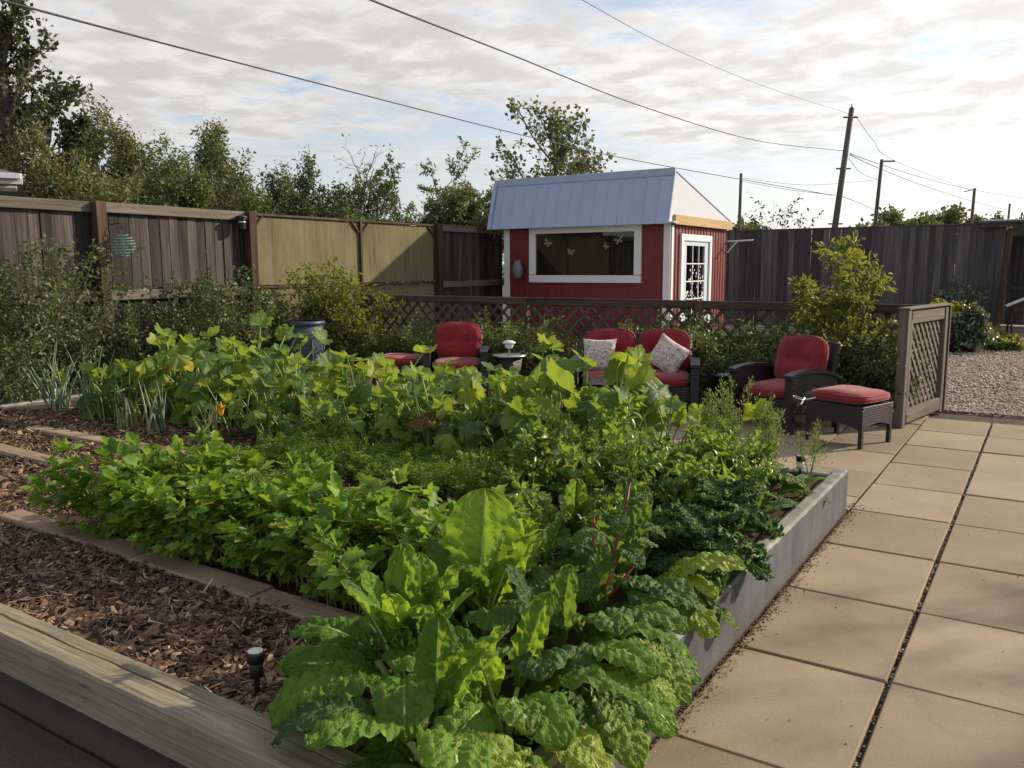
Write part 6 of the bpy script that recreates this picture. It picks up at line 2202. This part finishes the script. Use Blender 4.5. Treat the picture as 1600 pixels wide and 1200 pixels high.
TALLP = dict(TREEP, nch=[15, 7, 5], trop=[0.05, 0.10, 0.06, 0.03], ang=[0.6, 0.6, 0.7], ratio=[0.34, 0.5, 0.5])
tree('poplar_tree', 'tall dark poplar rising out of the frame at the left edge', 30, 22, -170, TALLP, 'treedark', 601, r0=0.2, per=13, size=0.12, asp=0.72, off=0.07, up=0.2)
tree('poplar_tree', 'slim dark poplar right of the tall one at the left', 108, 22.5, 40, dict(TALLP, ratio=[0.26, 0.5, 0.5]), 'treedark', 602, r0=0.16, per=13, size=0.12, asp=0.72, off=0.07, up=0.2)
WILP = dict(TREEP, nch=[9, 7, 6], trop=[0.02, 0.10, 0.10, 0.06], ang=[0.7, 0.6, 0.5], ratio=[0.62, 0.5, 0.5], t0=[0.1, 0.15, 0.1])
for k, (px_, dist, yt, mt, st, sp_, lab) in enumerate([
        (205, 17.0, 160, 'tree', 5, 0.55, 'broad green willow with the highest crown behind the left fence'),
        (110, 18.0, 205, 'willow', 5, 0.6, 'brownish willow behind the spinner end of the fence'),
        (300, 18.5, 190, 'tree', 4, 0.45, 'green willow with upright shoots left of the dark round tree'),
        (255, 16.0, 262, 'willow', 6, 0.7, 'low olive willow just over the middle of the left fence'),
        (398, 17.0, 228, 'treedark', 5, 0.5, 'dark rounded tree above the first plywood panel'),
        (345, 16.5, 262, 'tree', 5, 0.6, 'low green tree behind the black fence lamp'),
        (445, 17.5, 290, 'tree', 5, 0.6, 'small dense shrub tree over the plywood top edge')]):
    tree('willow_tree', lab, px_, dist, yt, WILP, mt, 610+k, stems=st, spread=sp_, r0=0.06, group='trees behind the left fence', per=21, size=0.078, asp=0.42, off=0.08, base_r=0.3, twigs=False, hs=0.80)
SPAR = dict(TREEP, nch=[8, 5, 4], wob=[0.14, 0.22, 0.25, 0.25], trop=[0.06, 0.08, 0.05, 0.03], ratio=[0.5, 0.5, 0.5], ang=[0.7, 0.75, 0.7])
for k, (px_, dist, yt, mt, pr, sp_, st, lab) in enumerate([
        (483, 18.0, 205, 'treedark', 4, 0.25, 1, 'thin crooked tree with sparse leaves above the plywood'),
        (572, 19.0, 190, 'tree', 1, 0.35, 3, 'nearly bare twiggy tree in the middle of the fence'),
        (640, 19.0, 222, 'tree', 12, 0.45, 5, 'green shrub tree with upright shoots over the second plywood'),
        (705, 19.5, 218, 'tree', 13, 0.55, 6, 'bushy green shrub tree just left of the shed roof'),
        (545, 18.0, 270, 'tree', 9, 0.6, 5, 'small yellowish shrub behind the plywood joint'),
        (758, 20.0, 265, 'tree', 12, 0.55, 5, 'leafy shrub touching the left end of the shed roof')]):
    tree('thin_tree', lab, px_, dist, yt, SPAR if pr < 5 else dict(SPAR, trop=[0.08, 0.14, 0.10, 0.05]), mt, 640+k, stems=st, spread=sp_, r0=0.05 if st > 1 else 0.07, group='trees behind the left fence', per=pr, size=0.09, asp=0.42, off=0.03, base_r=0.2)
tree('poplar_tree', 'airy poplar tree standing behind the shed roof', 872, 30, 168, dict(TREEP, nch=[17, 8, 5], t0=[0.30, 0.25, 0.15], trop=[0.04, 0.09, 0.05, 0.03], ang=[0.85, 0.65, 0.7], ratio=[0.54, 0.5, 0.5]), 'fartree', 660,
     r0=0.12, per=4, size=0.16, asp=0.75, off=0.10, hs=0.95)
tree('young_elm', 'leafy sapling tip sticking up over the dark back fence', 1243, 23.6, 312, dict(BUSHP, t0=[0.72, 0.2]), 'treedark', 670, leaf=LEAF8, stems=2, spread=0.10, r0=0.02, per=4, size=0.10, asp=0.5, base_r=0.2, hs=0.92)
tree('young_elm', 'bare thin shoot rising beside the sapling over the back fence', 1231, 23.8, 284, dict(BUSHP, t0=[0.85, 0.2], nch=[3, 2]), 'treedark', 671, leaf=LEAF8, r0=0.014, per=1, size=0.07)
FARP = dict(TREEP, max=2, nch=[16, 9], t0=[0.25, 0.15], ang=[0.9, 0.8], ratio=[0.34, 0.5], tl=0.2)
FARP['l0'] = 0.78
for k, (px_, dist, yt, lab) in enumerate([
        (1356, 62, 336, 'small round tree left of the second utility pole'), (1402, 70, 327, 'round green tree between the second pole and the big one'), (1424, 45, 326, 'upright shoots of a young tree over the back fence'),
        (1476, 75, 322, 'widest round tree over the back fence'), (1592, 80, 312, 'round tree at the right edge behind the lean-to'), (1548, 95, 336, 'low hazy tree line left of the right edge'),
        (1152, 60, 335, 'green bush top just right of the shed corner'), (1180, 66, 348, 'small dark conifer shaped top over the fence'), (1192, 66, 350, 'second small dark top beside the first over the fence'),
        (1510, 88, 340, 'low tree beside the distant pole')]):
    tree('far_tree', lab, px_, dist, yt, FARP, 'fartree' if k not in (7, 8) else 'treedark', 680+k, r0=0.16, group='distant trees beyond the back fence', per=26, size=0.34 if k not in (2, 7, 8) else 0.25, asp=0.6, off=0.22, twigs=False,
         squash=(1.25, 1.25, 1) if k in (3, 4) else (1, 1, 1), hs=1.0)

# tree standing outside the frame on the right: its crown throws the soft shade on the near slabs
woody('birch_tree', 'small tree standing outside the picture on the right, shading the slabs', 'tree', (5.85, 4.95, -0.07), 699, dict(TREEP, t0=[0.55, 0.2, 0.15], nch=[8, 5, 4]), DIAMOND, M['tree'], 3.9, 1, 0.0, 0.06, None, per=3, size=0.08, asp=0.6, off=0.06)

fr_ = thing('yellow_squash', 'small round yellow squash lying on the soil by the black liner', 'squash', (-0.27, 1.80, ZS+0.03))
MB().lathe([(0, -0.035), (0.022, -0.03), (0.036, -0.008), (0.034, 0.012), (0.02, 0.03), (0, 0.034)], n=14).build('fruit', M['squash_yellow'], fr_, True)
MB().tube([(0, 0, 0.03), (0.005, 0, 0.055)], 0.005, 6).build('stem', M['greenstem'], fr_)
